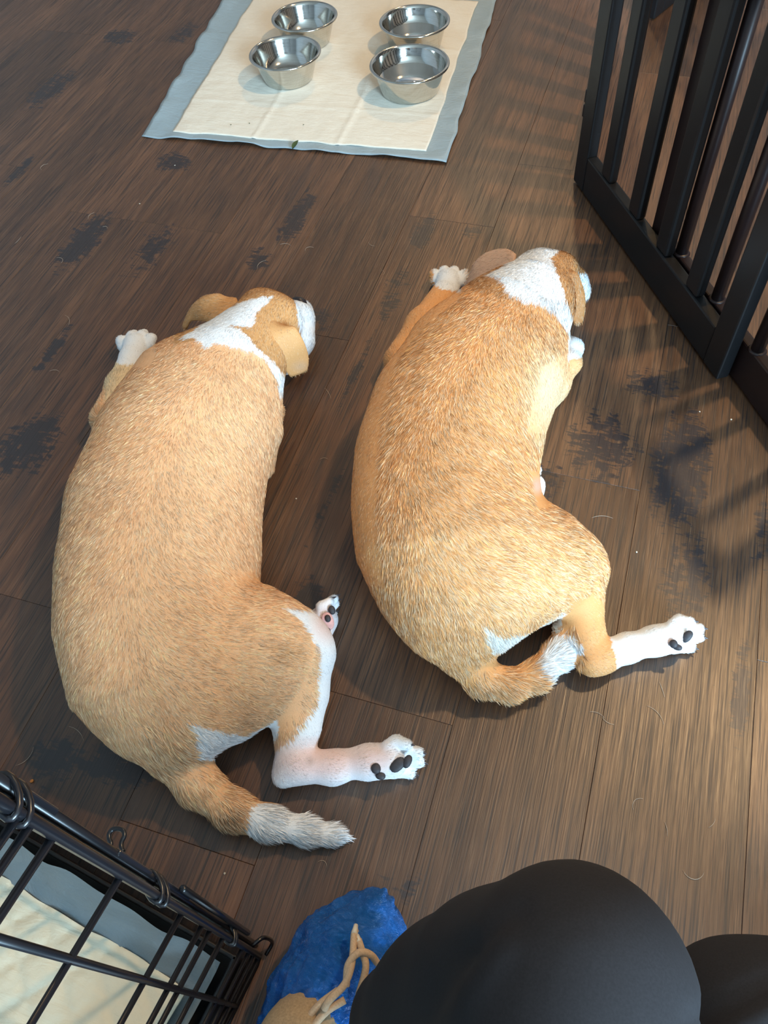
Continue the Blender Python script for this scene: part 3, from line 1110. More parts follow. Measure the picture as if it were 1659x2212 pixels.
# haunch and hind leg
B.chain([pp(1065, 1225, .115, 128), pp(1180, 1215, .095, 100), pp(1228, 1222, .078, 74)], 0.035, 0.9)
B.chain([pp(1060, 1280, .09, 88), pp(1160, 1272, .07, 60)], 0.03, 0.9)
B.chain([pp(1243, 1240, .07, 62), pp(1256, 1310, .05, 42), pp(1266, 1370, .036, 36), pp(1278, 1425, .028, 32)], 0.016)
B.chain([pp(1278, 1432, .026, 25), pp(1300, 1420, .027, 32), pp(1355, 1400, .024, 30), pp(1412, 1384, .023, 28)], 0.012)
hpB = P(1448, 1378, .026)
tB2 = paw(B, hpB, P(1500, 1366, .026) - P(1420, 1384, .026), (P(1450, 1340, 0) - P(1450, 1390, 0)) + np.array([0, 0, -0.02]), 1.0, 1.0, 0.0025)
B.chain([pp(1110, 1080, .028, 26), pp(1146, 1056, .026, 22)], 0.012)
tB3 = paw(B, P(1152, 1052, .026), P(1158, 1010, .026) - P(1150, 1058, .026), P(1120, 1040, 0) - P(1170, 1050, 0), 0.82, 1.0, 0.0025)
# tail curled round to the hock
B.chain([pp(985, 1345, .075, 54), pp(1000, 1412, .052, 44), pp(1038, 1462, .034, 36), pp(1095, 1480, .026, 31), pp(1155, 1462, .024, 29),
         pp(1202, 1418, .024, 28), pp(1232, 1366, .024, 26), pp(1245, 1325, .02, 16)], 0.016)
bodyB = finish_dog(dogB, B, colB, lenB, NF, 21, [(1090, 660), (960, 850), (885, 1000), (855, 1150), (930, 1340)])
claws(tB1, M['claw'], dogB)
claws(tB2, M['claw_dark'], dogB, 0.85)
claws(tB3, M['claw_dark'], dogB, 0.75)
pad_at(1484, 1375, .043, .009, .0055, 2.3, dogB)
pad_at(1455, 1391, .044, .0055, .005, 1.3, dogB)
pad_at(1463, 1398, .040, .006, .004, 0.3, dogB)
pad_at(1159, 1046, .046, .008, .006, 1.3, dogB, 'pad_pink')
pad_at(1160, 1025, .042, .006, .004, 0.8, dogB)
EARB = np.array(srgb(172, 116, 68))
ear_colB = lambda V: np.tile(EARB, (len(V), 1)) * (0.88 + 0.24 * vnoise(V * 30, 4)[:, None])
ear_pink = lambda V: np.tile(np.array(srgb(206, 166, 138)), (len(V), 1)) * (0.92 + 0.16 * vnoise(V * 30, 4)[:, None])
e_path = [P(1216, 588, .138), P(1226, 604, .135), P(1240, 640, .105), P(1246, 670, .082), P(1249, 698, .066)]
e_n = [np.array(vw(p)) + np.array([0.4, -0.1, 0.1]) for p in e_path]
ear('ear', e_path, [.012, .018, .018, .014, .007], e_n, dogB, ear_colB, seed=41, cup=-0.05)
e_path = [P(1112, 570, .115), P(1090, 572, .110), P(1060, 580, .098), P(1032, 600, .082), P(1012, 616, .066)]
e_n = [np.array([0.0, -0.5, 1.0]), np.array([-0.1, -0.5, 1.0]), np.array([-.2, -.5, 1]), np.array([-.3, -.5, .9]), np.array([-.4, -.5, .8])]
ear('ear', e_path, [.018, .030, .034, .028, .010], e_n, dogB, ear_pink, seed=43, cup=0.1)

# ================================================================== feeding pad and bowls
def pad_grid(c00, c10, c11, c01, nx, ny, zf, wav, seed):
    """quad patch grid; corners near-left, near-right, far-right, far-left"""
    u, v = np.meshgrid(np.linspace(0, 1, nx), np.linspace(0, 1, ny), indexing='xy')
    c = [np.asarray(q, float)[:2] for q in (c00, c10, c11, c01)]
    XY = (c[0] * ((1 - u) * (1 - v))[..., None] + c[1] * (u * (1 - v))[..., None] + c[2] * (u * v)[..., None] + c[3] * ((1 - u) * v)[..., None])
    e = np.stack([u.ravel() * 14, v.ravel() * 14, np.zeros(u.size)], 1)
    edge = np.clip(1 - 9 * np.minimum(np.minimum(u, 1 - u), np.minimum(v, 1 - v)), 0, 1).ravel()
    w1 = vnoise(e + 3, seed) - 0.5; w2 = vnoise(e + 7, seed + 1) - 0.5
    XY = XY.reshape(-1, 2) + (edge * wav)[:, None] * np.stack([w1, w2], 1)
    Z = zf(u.ravel(), v.ravel(), XY)
    V = np.column_stack([XY, Z])
    i = np.arange(ny - 1)[:, None] * nx + np.arange(nx - 1)[None, :]
    i = i.ravel()
    F = np.stack([i, i + 1, i + nx + 1, i + nx], 1)
    return V, F


def thicken(V, F, t):
    """closed shell: copy below, joined along the border"""
    n = len(V)
    V2 = V.copy(); V2[:, 2] = np.maximum(V2[:, 2] - t, 0.0003)
    E = {}
    for f in F:
        for k in range(4):
            a, b = int(f[k]), int(f[(k + 1) % 4])
            if (b, a) in E:
                del E[(b, a)]
            else:
                E[(a, b)] = 1
    S = np.array([(b, a, a + n, b + n) for a, b in E], np.int32)
    return np.vstack([V, V2]), np.vstack([F, F[:, ::-1] + n, S])


def fold(u, v):
    """pressed fold lines of the pad"""
    z = 0
    for c in (0.33, 0.66):
        z = z + 0.0022 * np.exp(-((u - c - 0.02 * np.sin(v * 5)) / 0.010) ** 2)
    for c in (0.2, 0.62):
        z = z + 0.0010 * np.exp(-((v - c) / 0.008) ** 2)
    return z


nBL, nBR = P(308, 297), P(965, 354)
nFR, nFL = nBR + [-0.068, 0.80, 0], nBL + [-0.118, 0.785, 0]
fpad = empty('puppy_pad', (nBL + nBR + nFR + nFL) / 4, 'white puppy pad with pale blue border under the steel bowls', 'puppy pad', 'puppy pads')
fpad.pop('group')


def z_back(u, v, XY):
    X3 = np.column_stack([XY * 26, np.zeros(len(XY))])
    edge = np.clip(1 - 17 * np.minimum(np.minimum(u, 1 - u), np.minimum(v, 1 - v)), 0, 1)
    return 0.0012 + fold(u, v) * 0.4 + (0.0006 + 0.007 * edge) * vnoise(X3, 51)


V, F = pad_grid(nBL, nBR, nFR, nFL, 90, 100, z_back, 0.007, 55)
V, F = thicken(V, F, 0.0005)
obj_np('plastic_backing', V, F, M['film'], fpad)
sBL, sBR = P(375, 288), P(922, 330)
sFR = P(1032, 6); sFL = sBL + (sFR - sBR) + np.array([-0.03, 0.0, 0])


def z_sheet(u, v, XY):
    X3 = np.column_stack([XY * 40, np.zeros(len(XY))])
    lim = np.minimum(np.minimum(u, 1 - u), np.minimum(v, 1 - v))
    return 0.0046 - 0.0012 * np.exp(-lim * 40) + fold(u, v) + 0.0012 * vnoise(X3, 61) + 0.0006 * vnoise(X3 * 3, 62)


V, F = pad_grid(sBL, sBR, sFR, sFL, 120, 140, z_sheet, 0.006, 66)
V, F = thicken(V, F, 0.0018)
obj_np('absorbent_sheet', V, F, M['sheet'], fpad)
PADZ = 0.0062


def lathe(prof, n=56):
    prof = np.asarray(prof, float)
    a = np.linspace(0, 2 * np.pi, n, endpoint=False)
    V = np.stack([np.outer(prof[:, 0], np.cos(a)), np.outer(prof[:, 0], np.sin(a)), np.repeat(prof[:, 1][:, None], n, 1)], -1).reshape(-1, 3)
    F = []
    for i in range(len(prof) - 1):
        for k in range(n):
            F.append((i * n + k, i * n + (k + 1) % n, (i + 1) * n + (k + 1) % n, (i + 1) * n + k))
    return V, np.array(F)


def bowl(x, y, R, h, rb, label, water, step):
    root = empty('dog_bowl', (x, y, PADZ), label, 'bowl', 'steel bowls on the puppy pad')
    t = 0.0014
    Ri = R - 0.008
    # outer wall up, rolled rim, inner wall down
    pr = [(0.0005, 0.0022), (rb - 0.012, 0.0022), (rb - 0.006, 0.0), (rb - 0.002, 0.0006), (rb, 0.004), (rb + (Ri - rb) * 0.35, h * 0.36), (Ri - 0.001, h - 0.006)]
    rim = [(Ri + 0.0045 + 0.0040 * math.cos(a), h - 0.0030 + 0.0032 * math.sin(a)) for a in np.linspace(-2.2, 2.6, 10)]
    wall_i = [(Ri - t, h - 0.006)]
    if step:
        wall_i += [(rb + (Ri - rb) * 0.55 - t, h * 0.50), (rb + (Ri - rb) * 0.42 - t - 0.001, h * 0.46), (rb - 0.004, h * 0.2)]
    else:
        wall_i += [(rb + (Ri - rb) * 0.5 - t, h * 0.5), (rb - t, 0.010)]
    wall_i += [(rb - 0.010, 0.0052), (rb * 0.5, 0.0042), (0.0005, 0.0040)]
    V, F = lathe(pr)
    V = V + [x, y, PADZ]
    obj_np('bowl_wall', V, F, M['steel'], root)
    V, F = lathe([pr[-1]] + rim + [wall_i[0]])
    obj_np('rolled_rim', V + [x, y, PADZ], F, M['steel'], root)
    V, F = lathe(wall_i)
    obj_np('bowl_interior', V + [x, y, PADZ], F, M['steel'], root)
    if water:
        zl = h * 0.44
        V, F = lathe([(0.0005, zl), (rb + (Ri - rb) * 0.40 - t - 0.0015, zl), (rb - 0.006, h * 0.2), (rb - 0.011, 0.0066), (0.0005, 0.0060)], 40)
        o = obj_np('water', V + [x, y, PADZ], F, M['water'], root)
    return root


bowl(-.869, 1.792, .086, .062, .060, 'empty steel bowl nearest the green leaf on the pad', False, False)
bowl(-.562, 1.796, .092, .062, .069, 'larger steel water bowl with wide flat rim, nearer the dogs', True, True)
bowl(-.889, 1.975, .083, .062, .058, 'empty brushed steel bowl standing behind the other empty bowl', False, False)
bowl(-.609, 1.999, .0865, .062, .064, 'steel water bowl standing behind the wide rimmed water bowl', True, True)

# leaf and crumbs on the pad
def leaf_mesh(c, d, L, W):
    d = np.asarray(d, float); d /= np.linalg.norm(d)
    s = np.array([-d[1], d[0], 0])
    u = np.linspace(0, 1, 9)
    V = []
    for t in u:
        wd = W * math.sin(math.pi * t ** 0.8) * (1 if t < 1 else 0) + 0.0002
        for k, z in ((-1, 0.0012), (0, 0.0), (1, 0.0012)):
            V.append(np.asarray(c) + d * (t - 0.5) * L + s * wd * k + np.array([0, 0, z + 0.003 * math.sin(t * 3)]))
    F = []
    for i in range(8):
        for k in range(2):
            F.append((i * 3 + k, i * 3 + k + 1, (i + 1) * 3 + k + 1, (i + 1) * 3 + k))
    V = np.array(V); F = np.array(F)
    n = len(V)
    V2 = V - [0, 0, 0.0006]
    return np.vstack([V, V2]), np.vstack([F, F[:, ::-1] + n])


V, F = leaf_mesh(P(638, 313, .010), P(646, 304, .01) - P(634, 321, .01), 0.034, 0.0052)
o = obj_np('leaf', V, F, M['leaf']); tag(o, 'small dark green leaf lying on the pad border', 'leaf')

# ================================================================== black folding gate
gate = empty('pet_gate', P(1400, 620), 'black wooden folding pet gate with upright bars', 'gate')
GH = 0.56


def frame_M(a, b):
    """matrix with x along a->b (floor), z up, origin a"""
    a = np.asarray(a, float)[:2]; b = np.asarray(b, float)[:2]
    d = (b - a) / np.linalg.norm(b - a)
    return Matrix(((d[0], -d[1], 0, a[0]), (d[1], d[0], 0, a[1]), (0, 0, 1, 0), (0, 0, 0, 1))), float(np.linalg.norm(b - a))


def gate_panel(a, b, y0, thick, bars, m, rail=0.074, stile=0.046, rnd=False, lift=0.004, bw=0.038, H=GH, bd=0.018):
    """a->b runs along one face; the panel body lies on the +y side of that line from y0"""
    Mx, L = frame_M(a, b)
    bm = bmesh.new()
    yc = y0 + thick / 2
    T = lambda x, z: Mx @ Matrix.Translation((x, yc, z))
    bm_box(bm, T(stile / 2, (lift + H) / 2), stile, thick, H - lift, 0.003)
    fr = obj_bm('gate_panel', bm, m, gate)
    bm = bmesh.new()
    bm_box(bm, T(L - stile / 2, (lift + H) / 2), stile, thick, H - lift, 0.003)
    obj_bm('stile', bm, m, fr)
    for z0, z1, nm in ((lift, lift + rail, 'bottom_rail'), (H - 0.05, H, 'top_rail')):
        bm = bmesh.new()
        bm_box(bm, T(L / 2, (z0 + z1) / 2), L - 2 * stile, thick - 0.001, z1 - z0, 0.003)
        obj_bm(nm, bm, m, fr)
    for x in bars:
        if rnd:
            V, F = tube([np.array(T(x, z).translation) for z in (lift + rail - 0.002, (lift + rail + H - 0.05) / 2, H - 0.048)], 0.0105, 14)
            obj_np('bar', V, F, m, fr)
            V, F = tube([np.array(T(x, z).translation) for z in (lift + rail - 0.001, lift + rail + 0.002)], [0.015, 0.0125], 14)
            obj_np('bar_collar', V, F, m, fr)
        else:
            bm = bmesh.new()
            bm_box(bm, T(x, (lift + rail + H - 0.05) / 2), bw, bd, H - 0.05 - lift - rail, 0.005)
            obj_bm('bar', bm, m, fr)
    return fr


gA, gB = P(1237, 392), P(1545, 825)
gd = (gB - gA) / np.linalg.norm(gB - gA)
gn = np.array([-gd[1], gd[0], 0])
gn = gn if gn[0] > 0 else -gn
# a->b with body on +y side: choose order so that the body lies behind (away from the dogs)
order = (gA, gB) if frame_M(gA, gB)[0].to_3x3().col[1].x > 0 else (gB, gA)
Lp = float(np.linalg.norm(gB - gA))
tb = [0.123, 0.242, 0.352, 0.462]
if order[0] is gB:
    tb = [Lp - x for x in tb]
gate_panel(order[0], order[1], 0.0, 0.022, tb, M['black_paint'])
# second leaf folded behind, with round dowels
q0 = gA + gd * 0.275 + gn * 0.026; q1 = gA + gd * 0.86 + gn * 0.026
tb2 = [0.091, 0.216, 0.341, 0.405, 0.50]
o2 = (q0, q1)
if order[0] is gB:
    o2 = (q1, q0); tb2 = [0.585 - x for x in tb2]
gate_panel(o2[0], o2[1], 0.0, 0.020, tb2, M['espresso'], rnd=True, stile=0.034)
# third leaf, seen end on behind the far post, and a fourth beyond it
h0 = gA + gn * 0.016 + np.array([0, 0.012, 0])
h1 = h0 + np.array([-0.032, 0.60, 0])
gate_panel(h0, h1, -0.022, 0.022, [0.10, 0.20, 0.30, 0.40, 0.50], M['black_paint'])
w1_, w2_ = P(1412, 46), P(1469, 0)
wd_ = (w2_ - w1_) / np.linalg.norm(w2_ - w1_)
gate_panel(w1_, w1_ + wd_ * 0.6, 0.0, 0.022, [0.12, 0.24, 0.36, 0.48], M['black_paint'])
for z in (0.16, 0.44):
    bm = bmesh.new()
    Mx, _ = frame_M(gA, gB)
    for dz in (-0.014, 0.014):
        bm_box(bm, Mx @ Matrix.Translation((-0.003, 0.010 if Mx.to_3x3().col[1].x > 0 else -0.010, z + dz)), 0.006, 0.018, 0.024, 0.002)
    obj_bm('hinge', bm, M['wire'], gate)

# ================================================================== wire crate
cc = P(566, 2068, 0.0)
fd = np.array([-0.990, 0.140, 0.0]); fd /= np.linalg.norm(fd)        # front panel direction
sd_ = np.array([fd[1] * -1, fd[0], 0.0])                              # long side direction (towards -y)
CH, CFW, CSL = 0.635, 0.58, 0.90
crate = empty('wire_crate', cc + fd * CFW / 2 + sd_ * CSL / 2, 'black folding wire dog crate holding a padded tray', 'dog crate')
WR = 0.0024


def wire(a, b, r, parent, name='wire', n=7):
    V, F = tube([np.asarray(a, float), np.asarray(b, float)], r, n)
    return obj_np(name, V, F, M['wire'], parent)


def wire_panel(name, org, u, Lu, zs, us, fr=0.0034, inset=None):
    """rectangle panel: org corner at floor, u horizontal direction; wires at heights zs and at distances us"""
    up = np.array([0, 0, 1.0])
    z0, z1 = 0.010, CH
    corners = [org + up * z0, org + u * Lu + up * z0, org + u * Lu + up * z1, org + up * z1]
    pts = []
    for i in range(4):
        a, b = corners[i], corners[(i + 1) % 4]
        for t in (0.01, 0.5, 0.99):
            pts.append(a + (b - a) * t)
    V, F = tube(np.array(pts), fr, 8, closed=True)
    p = obj_np(name, V, F, M['wire'], crate)
    for z in zs:
        wire(org + up * z, org + u * Lu + up * z, WR, p)
    for d in us:
        wire(org + u * d + up * z0, org + u * d + up * z1, WR * 1.12, p)
    return p


ZS = [.014, .042, .066, .098, .182, .230, .258, .320, .46, .562, .588, .602]
side = np.array(sd_)
wire_panel('side_panel', cc, side, CSL, ZS, [0.050, 0.092, 0.20, 0.31, 0.42, 0.53, 0.64, 0.75, 0.85])
wire_panel('door_panel', cc + np.array([0.006, 0.006, 0]) * 0 + fd * 0.004, fd, CFW - 0.008, [.03, .06, .12, .25, .38, .51, .60], [.06, .12, .18, .24, .30, .36, .42, .48, .54])
wire_panel('side_panel', cc + fd * CFW, side, CSL, [.04, .1, .2, .32, .44, .56], [0.1 * k for k in range(1, 9)])
wire_panel('end_panel', cc + side * CSL, fd, CFW, [.04, .1, .2, .32, .44, .56], [.1, .2, .3, .4, .5])
# roof panel
up3 = np.array([0, 0, 1.0])
rp = [cc + up3 * CH, cc + fd * CFW + up3 * CH, cc + fd * CFW + side * CSL + up3 * CH, cc + side * CSL + up3 * CH]
V, F = tube(np.array(rp), 0.0034, 8, closed=True)
rp_o = obj_np('roof_panel', V, F, M['wire'], crate)
for k in range(1, 9):
    wire(cc + side * 0.1 * k + up3 * CH, cc + side * 0.1 * k + fd * CFW + up3 * CH, WR, rp_o)
for k in range(1, 6):
    wire(cc + fd * 0.1 * k + up3 * CH, cc + fd * 0.1 * k + side * CSL + up3 * CH, WR, rp_o)
# doubled corner upright with clips, bolt plate and latch loop outside the door
wire(cc + fd * 0.010 - side * 0.007 + up3 * 0.012, cc + fd * 0.010 - side * 0.007 + up3 * (CH - 0.004), 0.0036, crate, 'corner_rod', 8)
wire(cc + fd * 0.002 - side * 0.012 + up3 * 0.10, cc + fd * 0.002 - side * 0.012 + up3 * 0.34, 0.0030, crate, 'hinge_rod', 8)
for z in (.150, .158, .375, .388, .600, .612):
    re_ = (fd * 0.010 - side * 0.007) / 0.0122; rn_ = np.array([-re_[1], re_[0], 0])
    c0 = cc + fd * 0.005 - side * 0.0035 + up3 * z
    pts = [c0 + re_ * (0.0112 * math.cos(a)) + rn_ * (0.0052 * math.sin(a)) for a in np.linspace(0, 2 * math.pi, 14, endpoint=False)]
    V, F = tube(np.array(pts), 0.0019, 6, closed=True)
    obj_np('hinge_ring', V, F, M['wire'], crate)
for z0, z1 in ((.30, .37), (.40, .465), (.56, .60)):
    bm = bmesh.new()
    Mx = Matrix(((fd[0], -side[0], 0, 0), (fd[1], -side[1], 0, 0), (0, 0, 1, 0), (0, 0, 0, 1)))
    pc = cc + fd * 0.012 - side * 0.009 + up3 * (z0 + z1) / 2
    bm_box(bm, Matrix.Translation(Vector(pc)) @ Mx, 0.012, 0.004, z1 - z0, 0.001)
    obj_bm('latch_plate', bm, M['wire'], crate)
# keyhole shaped latch loop, standing out from the door
lp = [(236, 1842), (240, 1828), (236, 1818), (236, 1807), (243, 1798), (255, 1796), (266, 1800), (269, 1811), (264, 1822), (262, 1834), (266, 1846)]
lz = 0.415
V, F = tube(smooth_path([P(x, y - 6, lz) for x, y in lp], 4), 0.0017, 8)
obj_np('latch_loop', V, F, M['wire'], crate)
V, F = tube(smooth_path([cc + up3 * 0.05 + fd * 0.004 - side * 0.004, cc - fd * 0.002 - side * 0.016 + up3 * 0.045, cc - fd * 0.006 - side * 0.017 + up3 * 0.015, cc - fd * 0.004 - side * 0.004 + up3 * 0.006], 5), 0.0022, 7)
obj_np('corner_hook', V, F, M['wire'], crate)
# plastic tray: floor and four low walls
bm = bmesh.new()
Mx = Matrix(((fd[0], side[0], 0, cc[0]), (fd[1], side[1], 0, cc[1]), (0, 0, 1, 0), (0, 0, 0, 1)))
g = 0.010
bm_box(bm, Mx @ Matrix.Translation((CFW / 2, CSL / 2, 0.008)), CFW - 2 * g, CSL - 2 * g, 0.008, 0.002)
for (x, y, sx, sy) in ((g + 0.003, CSL / 2, 0.005, CSL - 2 * g), (CFW - g - 0.003, CSL / 2, 0.005, CSL - 2 * g), (CFW / 2, g + 0.003, CFW - 2 * g, 0.005), (CFW / 2, CSL - g - 0.003, CFW - 2 * g, 0.005)):
    bm_box(bm, Mx @ Matrix.Translation((x, y, 0.032)), sx, sy, 0.052, 0.0015)
obj_bm('tray', bm, M['tray'], crate)
# pad in the crate
def cr(x, y):
    return cc + fd * x + side * y


cpad = empty('puppy_pad', cr(.3, .4) + up3 * 0.012, 'cream quilted puppy pad lining the tray inside the wire crate', 'puppy pad')


def zc_back(u, v, XY):
    lim = np.minimum(np.minimum(u, 1 - u), np.minimum(v, 1 - v))
    X3 = np.column_stack([XY * 30, np.zeros(len(XY))])
    return 0.0145 + 0.050 * np.clip(1 - lim / 0.06, 0, 1) ** 1.8 + 0.012 * vnoise(X3, 71) * np.clip(1 - lim / 0.07, 0, 1)


V, F = pad_grid(cr(.020, .022), cr(CFW - .022, .022), cr(CFW - .022, CSL - .022), cr(.020, CSL - .022), 80, 100, zc_back, 0.006, 75)
F = F[:, ::-1]
n_ = len(V)
V2 = V.copy(); V2[:, 2] -= 0.0006
obj_np('plastic_backing', np.vstack([V, V2]), np.vstack([F, F[:, ::-1] + n_]), M['film2'], cpad)


def zc_sheet(u, v, XY):
    q = (XY - cc[:2])
    a = (q[:, 0] + q[:, 1]) / 0.055; b = (q[:, 0] - q[:, 1]) / 0.055
    quilt = np.minimum(np.abs(a - np.round(a)), np.abs(b - np.round(b)))
    return 0.0225 + 0.0030 * np.clip(quilt * 4, 0, 1) ** 0.5


V, F = pad_grid(cr(.052, .058), cr(CFW - .06, .058), cr(CFW - .06, CSL - .07), cr(.052, CSL - .07), 150, 200, zc_sheet, 0.004, 78)
F = F[:, ::-1]
n_ = len(V)
V2 = V.copy(); V2[:, 2] -= 0.002
obj_np('absorbent_sheet', np.vstack([V, V2]), np.vstack([F, F[:, ::-1] + n_]), M['sheet2'], cpad)

# ================================================================== seated person: trousers, shoe, cover
person = empty('person', (-0.12, 0.05, 0.0), 'seated person in charcoal trousers with a bent knee and blue shoe cover', 'person')
B = Body()
kneeL = P(1238, 2138, .42)
B.chain([(0.16, -0.50, 0.44, .092), (0.115, -0.20, 0.44, .078), (*kneeL, .055)], 0.03, 1.0)
B.chain([(*kneeL, .056), (*P(1085, 2145, .33), .052), (*P(985, 2180, .245), .051), (*P(880, 2212, .16), .050)], 0.06)
B.chain([(0.27, -0.50, 0.42, .09), (0.27, -0.25, .34, .078), (*P(1620, 2245, .27), .060), (*P(1950, 2190, .24), .058)], 0.03)
B.chain([(*P(1950, 2190, .24), .056), (0.52, 0.06, .09, .05)], 0.03)
B.chain([(0.08, -0.52, 0.52, .12), (0.28, -0.52, .50, .12)], 0.05)
V, F = B.mesh(0.006, 0.05)
N, A = vnormals(V, F)
# cloth folds behind the knee and along the shin
q = proj(V)
fold_d = np.zeros(len(V))
for (ax_, ay, bx, by, wd, amp) in ((890, 2230, 1000, 2060, 30, -.003), (1000, 2060, 1120, 1970, 26, -.0025), (960, 2230, 1090, 2030, 30, .003), (1500, 2212, 1659, 2130, 30, -.003), (1560, 2230, 1700, 2160, 25, .003)):
    a = np.array([ax_, ay]); b = np.array([bx, by]); ab = b - a
    t = np.clip(((q - a) @ ab) / (ab @ ab), 0, 1)
    d = np.linalg.norm(q - a - t[:, None] * ab, axis=1)
    fold_d += amp * np.exp(-(d / wd) ** 2)
V = V + N * (fold_d + 0.0025 * (vnoise(V * 16, 91) - 0.5))[:, None]
obj_np('trousers', V, F, M['trousers'], person)

# left foot: shoe with laces in a polythene cover
toe = P(793, 1992, .03); heel = P(640, 2300, .03)
ax_f = toe - heel; ax_f[2] = 0; fl = np.linalg.norm(ax_f); ax_f /= fl
sf = np.array([ax_f[1], -ax_f[0], 0.0])
Fpt = lambda s, o, z: heel + ax_f * (s * fl) + sf * o + np.array([0, 0, z - 0.03])
B = Body()
B.chain([(*Fpt(.12, 0, .045), .040), (*Fpt(.45, .0, .045), .042), (*Fpt(.72, .004, .036), .046), (*Fpt(.90, .004, .028), .036)], 0.02, 0.9)
B.chain([(*Fpt(-.05, 0, .095), .036), (*Fpt(.14, 0, .092), .032), (*Fpt(.26, 0, .084), .029)], 0.02)
V, F = B.mesh(0.004, 0.004)
obj_np('shoe', V, F, M['shoe'], person)
shoe_o = person.children[-1]
# cover: bigger skin round the toe half, open round the instep, pinched pointed tip
B = Body()
B.chain([(*Fpt(.0, 0, .036), .048), (*Fpt(.35, .0, .040), .050), (*Fpt(.70, .004, .036), .053), (*Fpt(.90, .004, .030), .042)], 0.02, 0.95)
B.chain([(*Fpt(.52, 0, .068), .040), (*Fpt(.68, 0, .056), .038)], 0.03)
B.chain([(*Fpt(.92, .006, .045), .030), (*P(812, 1952, .055), .013), (*P(827, 1922, .058), .003)], 0.012)
V, F = B.mesh(0.004, 0.002)
N, A = vnormals(V, F)
loc = (V - heel)
s_ = (loc @ ax_f) / fl; o_ = loc @ sf; z_ = V[:, 2]
rad = np.arctan2(z_ - 0.03, o_)
cr_ = np.zeros(len(V))
wr1 = vnoise(np.column_stack([s_ * 9, rad * 5, z_ * 10]), 101) - 0.5
wr2 = vnoise(np.column_stack([s_ * 30, rad * 9, z_ * 40]), 102) - 0.5
gath = np.sin(rad * 34 + 6 * wr1) * np.exp(-((s_ - 0.45) / 0.12) ** 2)
V2 = V + N * (0.010 * wr1 + 0.006 * np.abs(wr2) + 0.0022 * gath)[:, None]
V2[:, 2] = np.maximum(V2[:, 2], 0.0015)
keep = np.ones(len(F), bool)
obj_np('shoe_cover', V2, F[keep], M['cover'], person)
cov = person.children[-1]
# elastic hem round the opening
bm = bmesh.new()
ang = np.linspace(0, 2 * np.pi, 40, endpoint=False)
hem = []
for a in ang:
    s = 0.13 + 0.285 * math.cos(a); o = 0.037 * math.sin(a)
    hem.append(Fpt(s, o, 0.083 + 0.006 * max(0, math.cos(a)) ** 2 + 0.002 * math.sin(a * 19)))
Vh, Fh = tube(np.array(hem), 0.0026, 6, closed=True)
obj_np('elastic_hem', Vh, Fh, M['cover'], cov)


def lace(pts, r=0.0034):
    V, F = tube(smooth_path([P(*p) for p in pts], 8), r, 8)
    V = V.copy()
    return obj_np('lace', V, F, M['lace'], shoe_o)


lace([(700, 2180, .125), (712, 2160, .13), (745, 2125, .13), (760, 2080, .132), (765, 2020, .122), (768, 2010, .118)])
lace([(775, 2150, .12), (790, 2090, .128), (782, 2055, .127), (774, 2030, .122)])
lace([(748, 2130, .125), (752, 2085, .132), (775, 2058, .134), (800, 2062, .128), (815, 2080, .118)])
lace([(660, 2205, .115), (690, 2170, .12), (730, 2140, .122)])
lace([(670, 2225, .118), (705, 2185, .122), (745, 2160, .122)])
for a, b in (((765, 2018, .123), (769, 1998, .118)), ((776, 2036, .124), (771, 2020, .121))):
    V, F = tube([P(*a), P(*b)], [0.0030, 0.0022], 8)
    obj_np('aglet', V, F, M['aglet'], shoe_o)
# other foot, flat on the floor beyond the knee
B = Body()
B.chain([(0.53, 0.03, .038, .044), (0.54, 0.15, .036, .046), (0.545, 0.26, .028, .036)], 0.02, 0.9)
B.chain([(0.525, 0.04, .07, .050), (0.535, 0.13, .06, .040)], 0.03)
V, F = B.mesh(0.005, 0.003)
V[:, :] += (vnormals(V, F)[0] * (0.006 * (vnoise(V * 60, 111) - 0.5))[:, None])
V[:, 2] = np.maximum(V[:, 2], 0.001)
obj_np('shoe_cover', V, F, M['cover'], person)

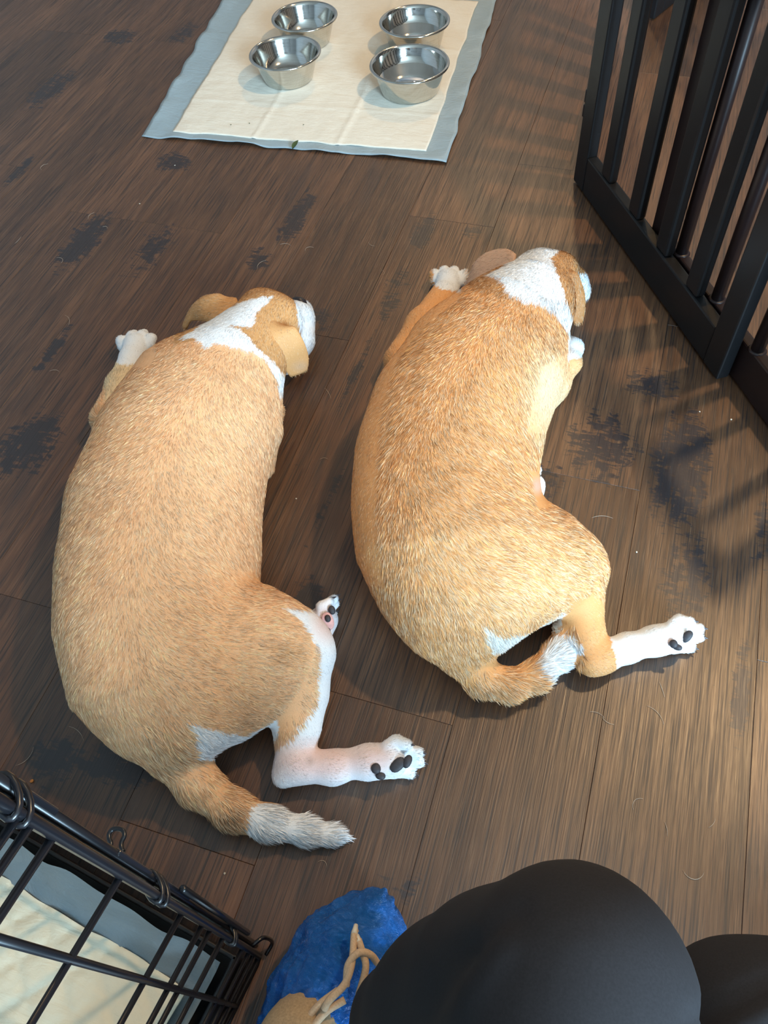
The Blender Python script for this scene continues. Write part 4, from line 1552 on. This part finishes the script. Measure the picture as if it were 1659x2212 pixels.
# ================================================================== litter on the floor
def pebble(name, px, py, r, m, label, cat, group=None, z=0.0, stretch=(1, 1, 0.6)):
    bm = bmesh.new()
    bmesh.ops.create_icosphere(bm, subdivisions=1, radius=1.0)
    w = P(px, py, z)
    for v in bm.verts:
        k = 0.75 + 0.5 * random.random()
        v.co = Vector((v.co.x * r * k * stretch[0], v.co.y * r * k * stretch[1], v.co.z * r * 0.8 * stretch[2]))
    zmin = min(v.co.z for v in bm.verts)
    for v in bm.verts:
        v.co = v.co + Vector((w[0], w[1], z - zmin + 0.0004))
    o = obj_bm(name, bm, m)
    return tag(o, label, cat, group)


pebble('kibble_crumb', 70, 1688, .0028, M['kibble'], 'small orange kibble crumb on the floor by the crate', 'crumb')
for (x, y) in ((269, 1792), (486, 1887), (1239, 571), (378, 358), (1218, 1114), (692, 1997), (302, 441), (1375, 1193), (1579, 907), (1511, 890), (640, 1078), (860, 830)):
    pebble('crumb', x, y, .0015, M['crumb'], 'tiny pale crumb lying on the dark plank floor', 'crumb', 'pale crumbs on the floor')
for (x, y) in ((499, 270), (539, 267), (656, 270)):
    pebble('crumb', x, y, .0015, M['leaf'], 'tiny dark speck lying on the white puppy pad', 'crumb', 'dark specks on the pad', PADZ)


def shed(px, py, L, ang, bend, i):
    a = P(px, py, 0.0)
    pts = []
    for t in np.linspace(-0.5, 0.5, 9):
        th = ang + bend * t
        pts.append(np.array([a[0] + L * t * math.cos(th), a[1] + L * t * math.sin(th), 0.0011]))
    V, F = tube(np.array(pts), [0.00012 + 0.00018 * math.sin(math.pi * min(max(t, .05), .95)) for t in np.linspace(0, 1, 9)], 5)
    o = obj_np('shed_hair', V, F, M['strand'])
    tag(o, 'single pale shed dog hair curled on the floor', 'hair', 'shed hairs on the floor')


rr = random.Random(5)
for i, (x, y) in enumerate(((193, 466), (90, 360), (230, 490), (135, 560), (40, 520), (618, 527), (800, 530), (830, 590), (665, 535), (560, 570), (150, 690), (1300, 1115), (1310, 1560),
                            (1420, 1540), (1370, 1730), (1440, 1790), (1540, 1780), (1430, 1490), (1290, 1540), (700, 1860), (1250, 690), (710, 850), (700, 990), (60, 1640), (170, 1580), (120, 800), (1180, 1500), (1500, 1900))):
    shed(x, y, rr.uniform(.015, .032), rr.uniform(0, 6.28), rr.uniform(-1.5, 1.5), i)
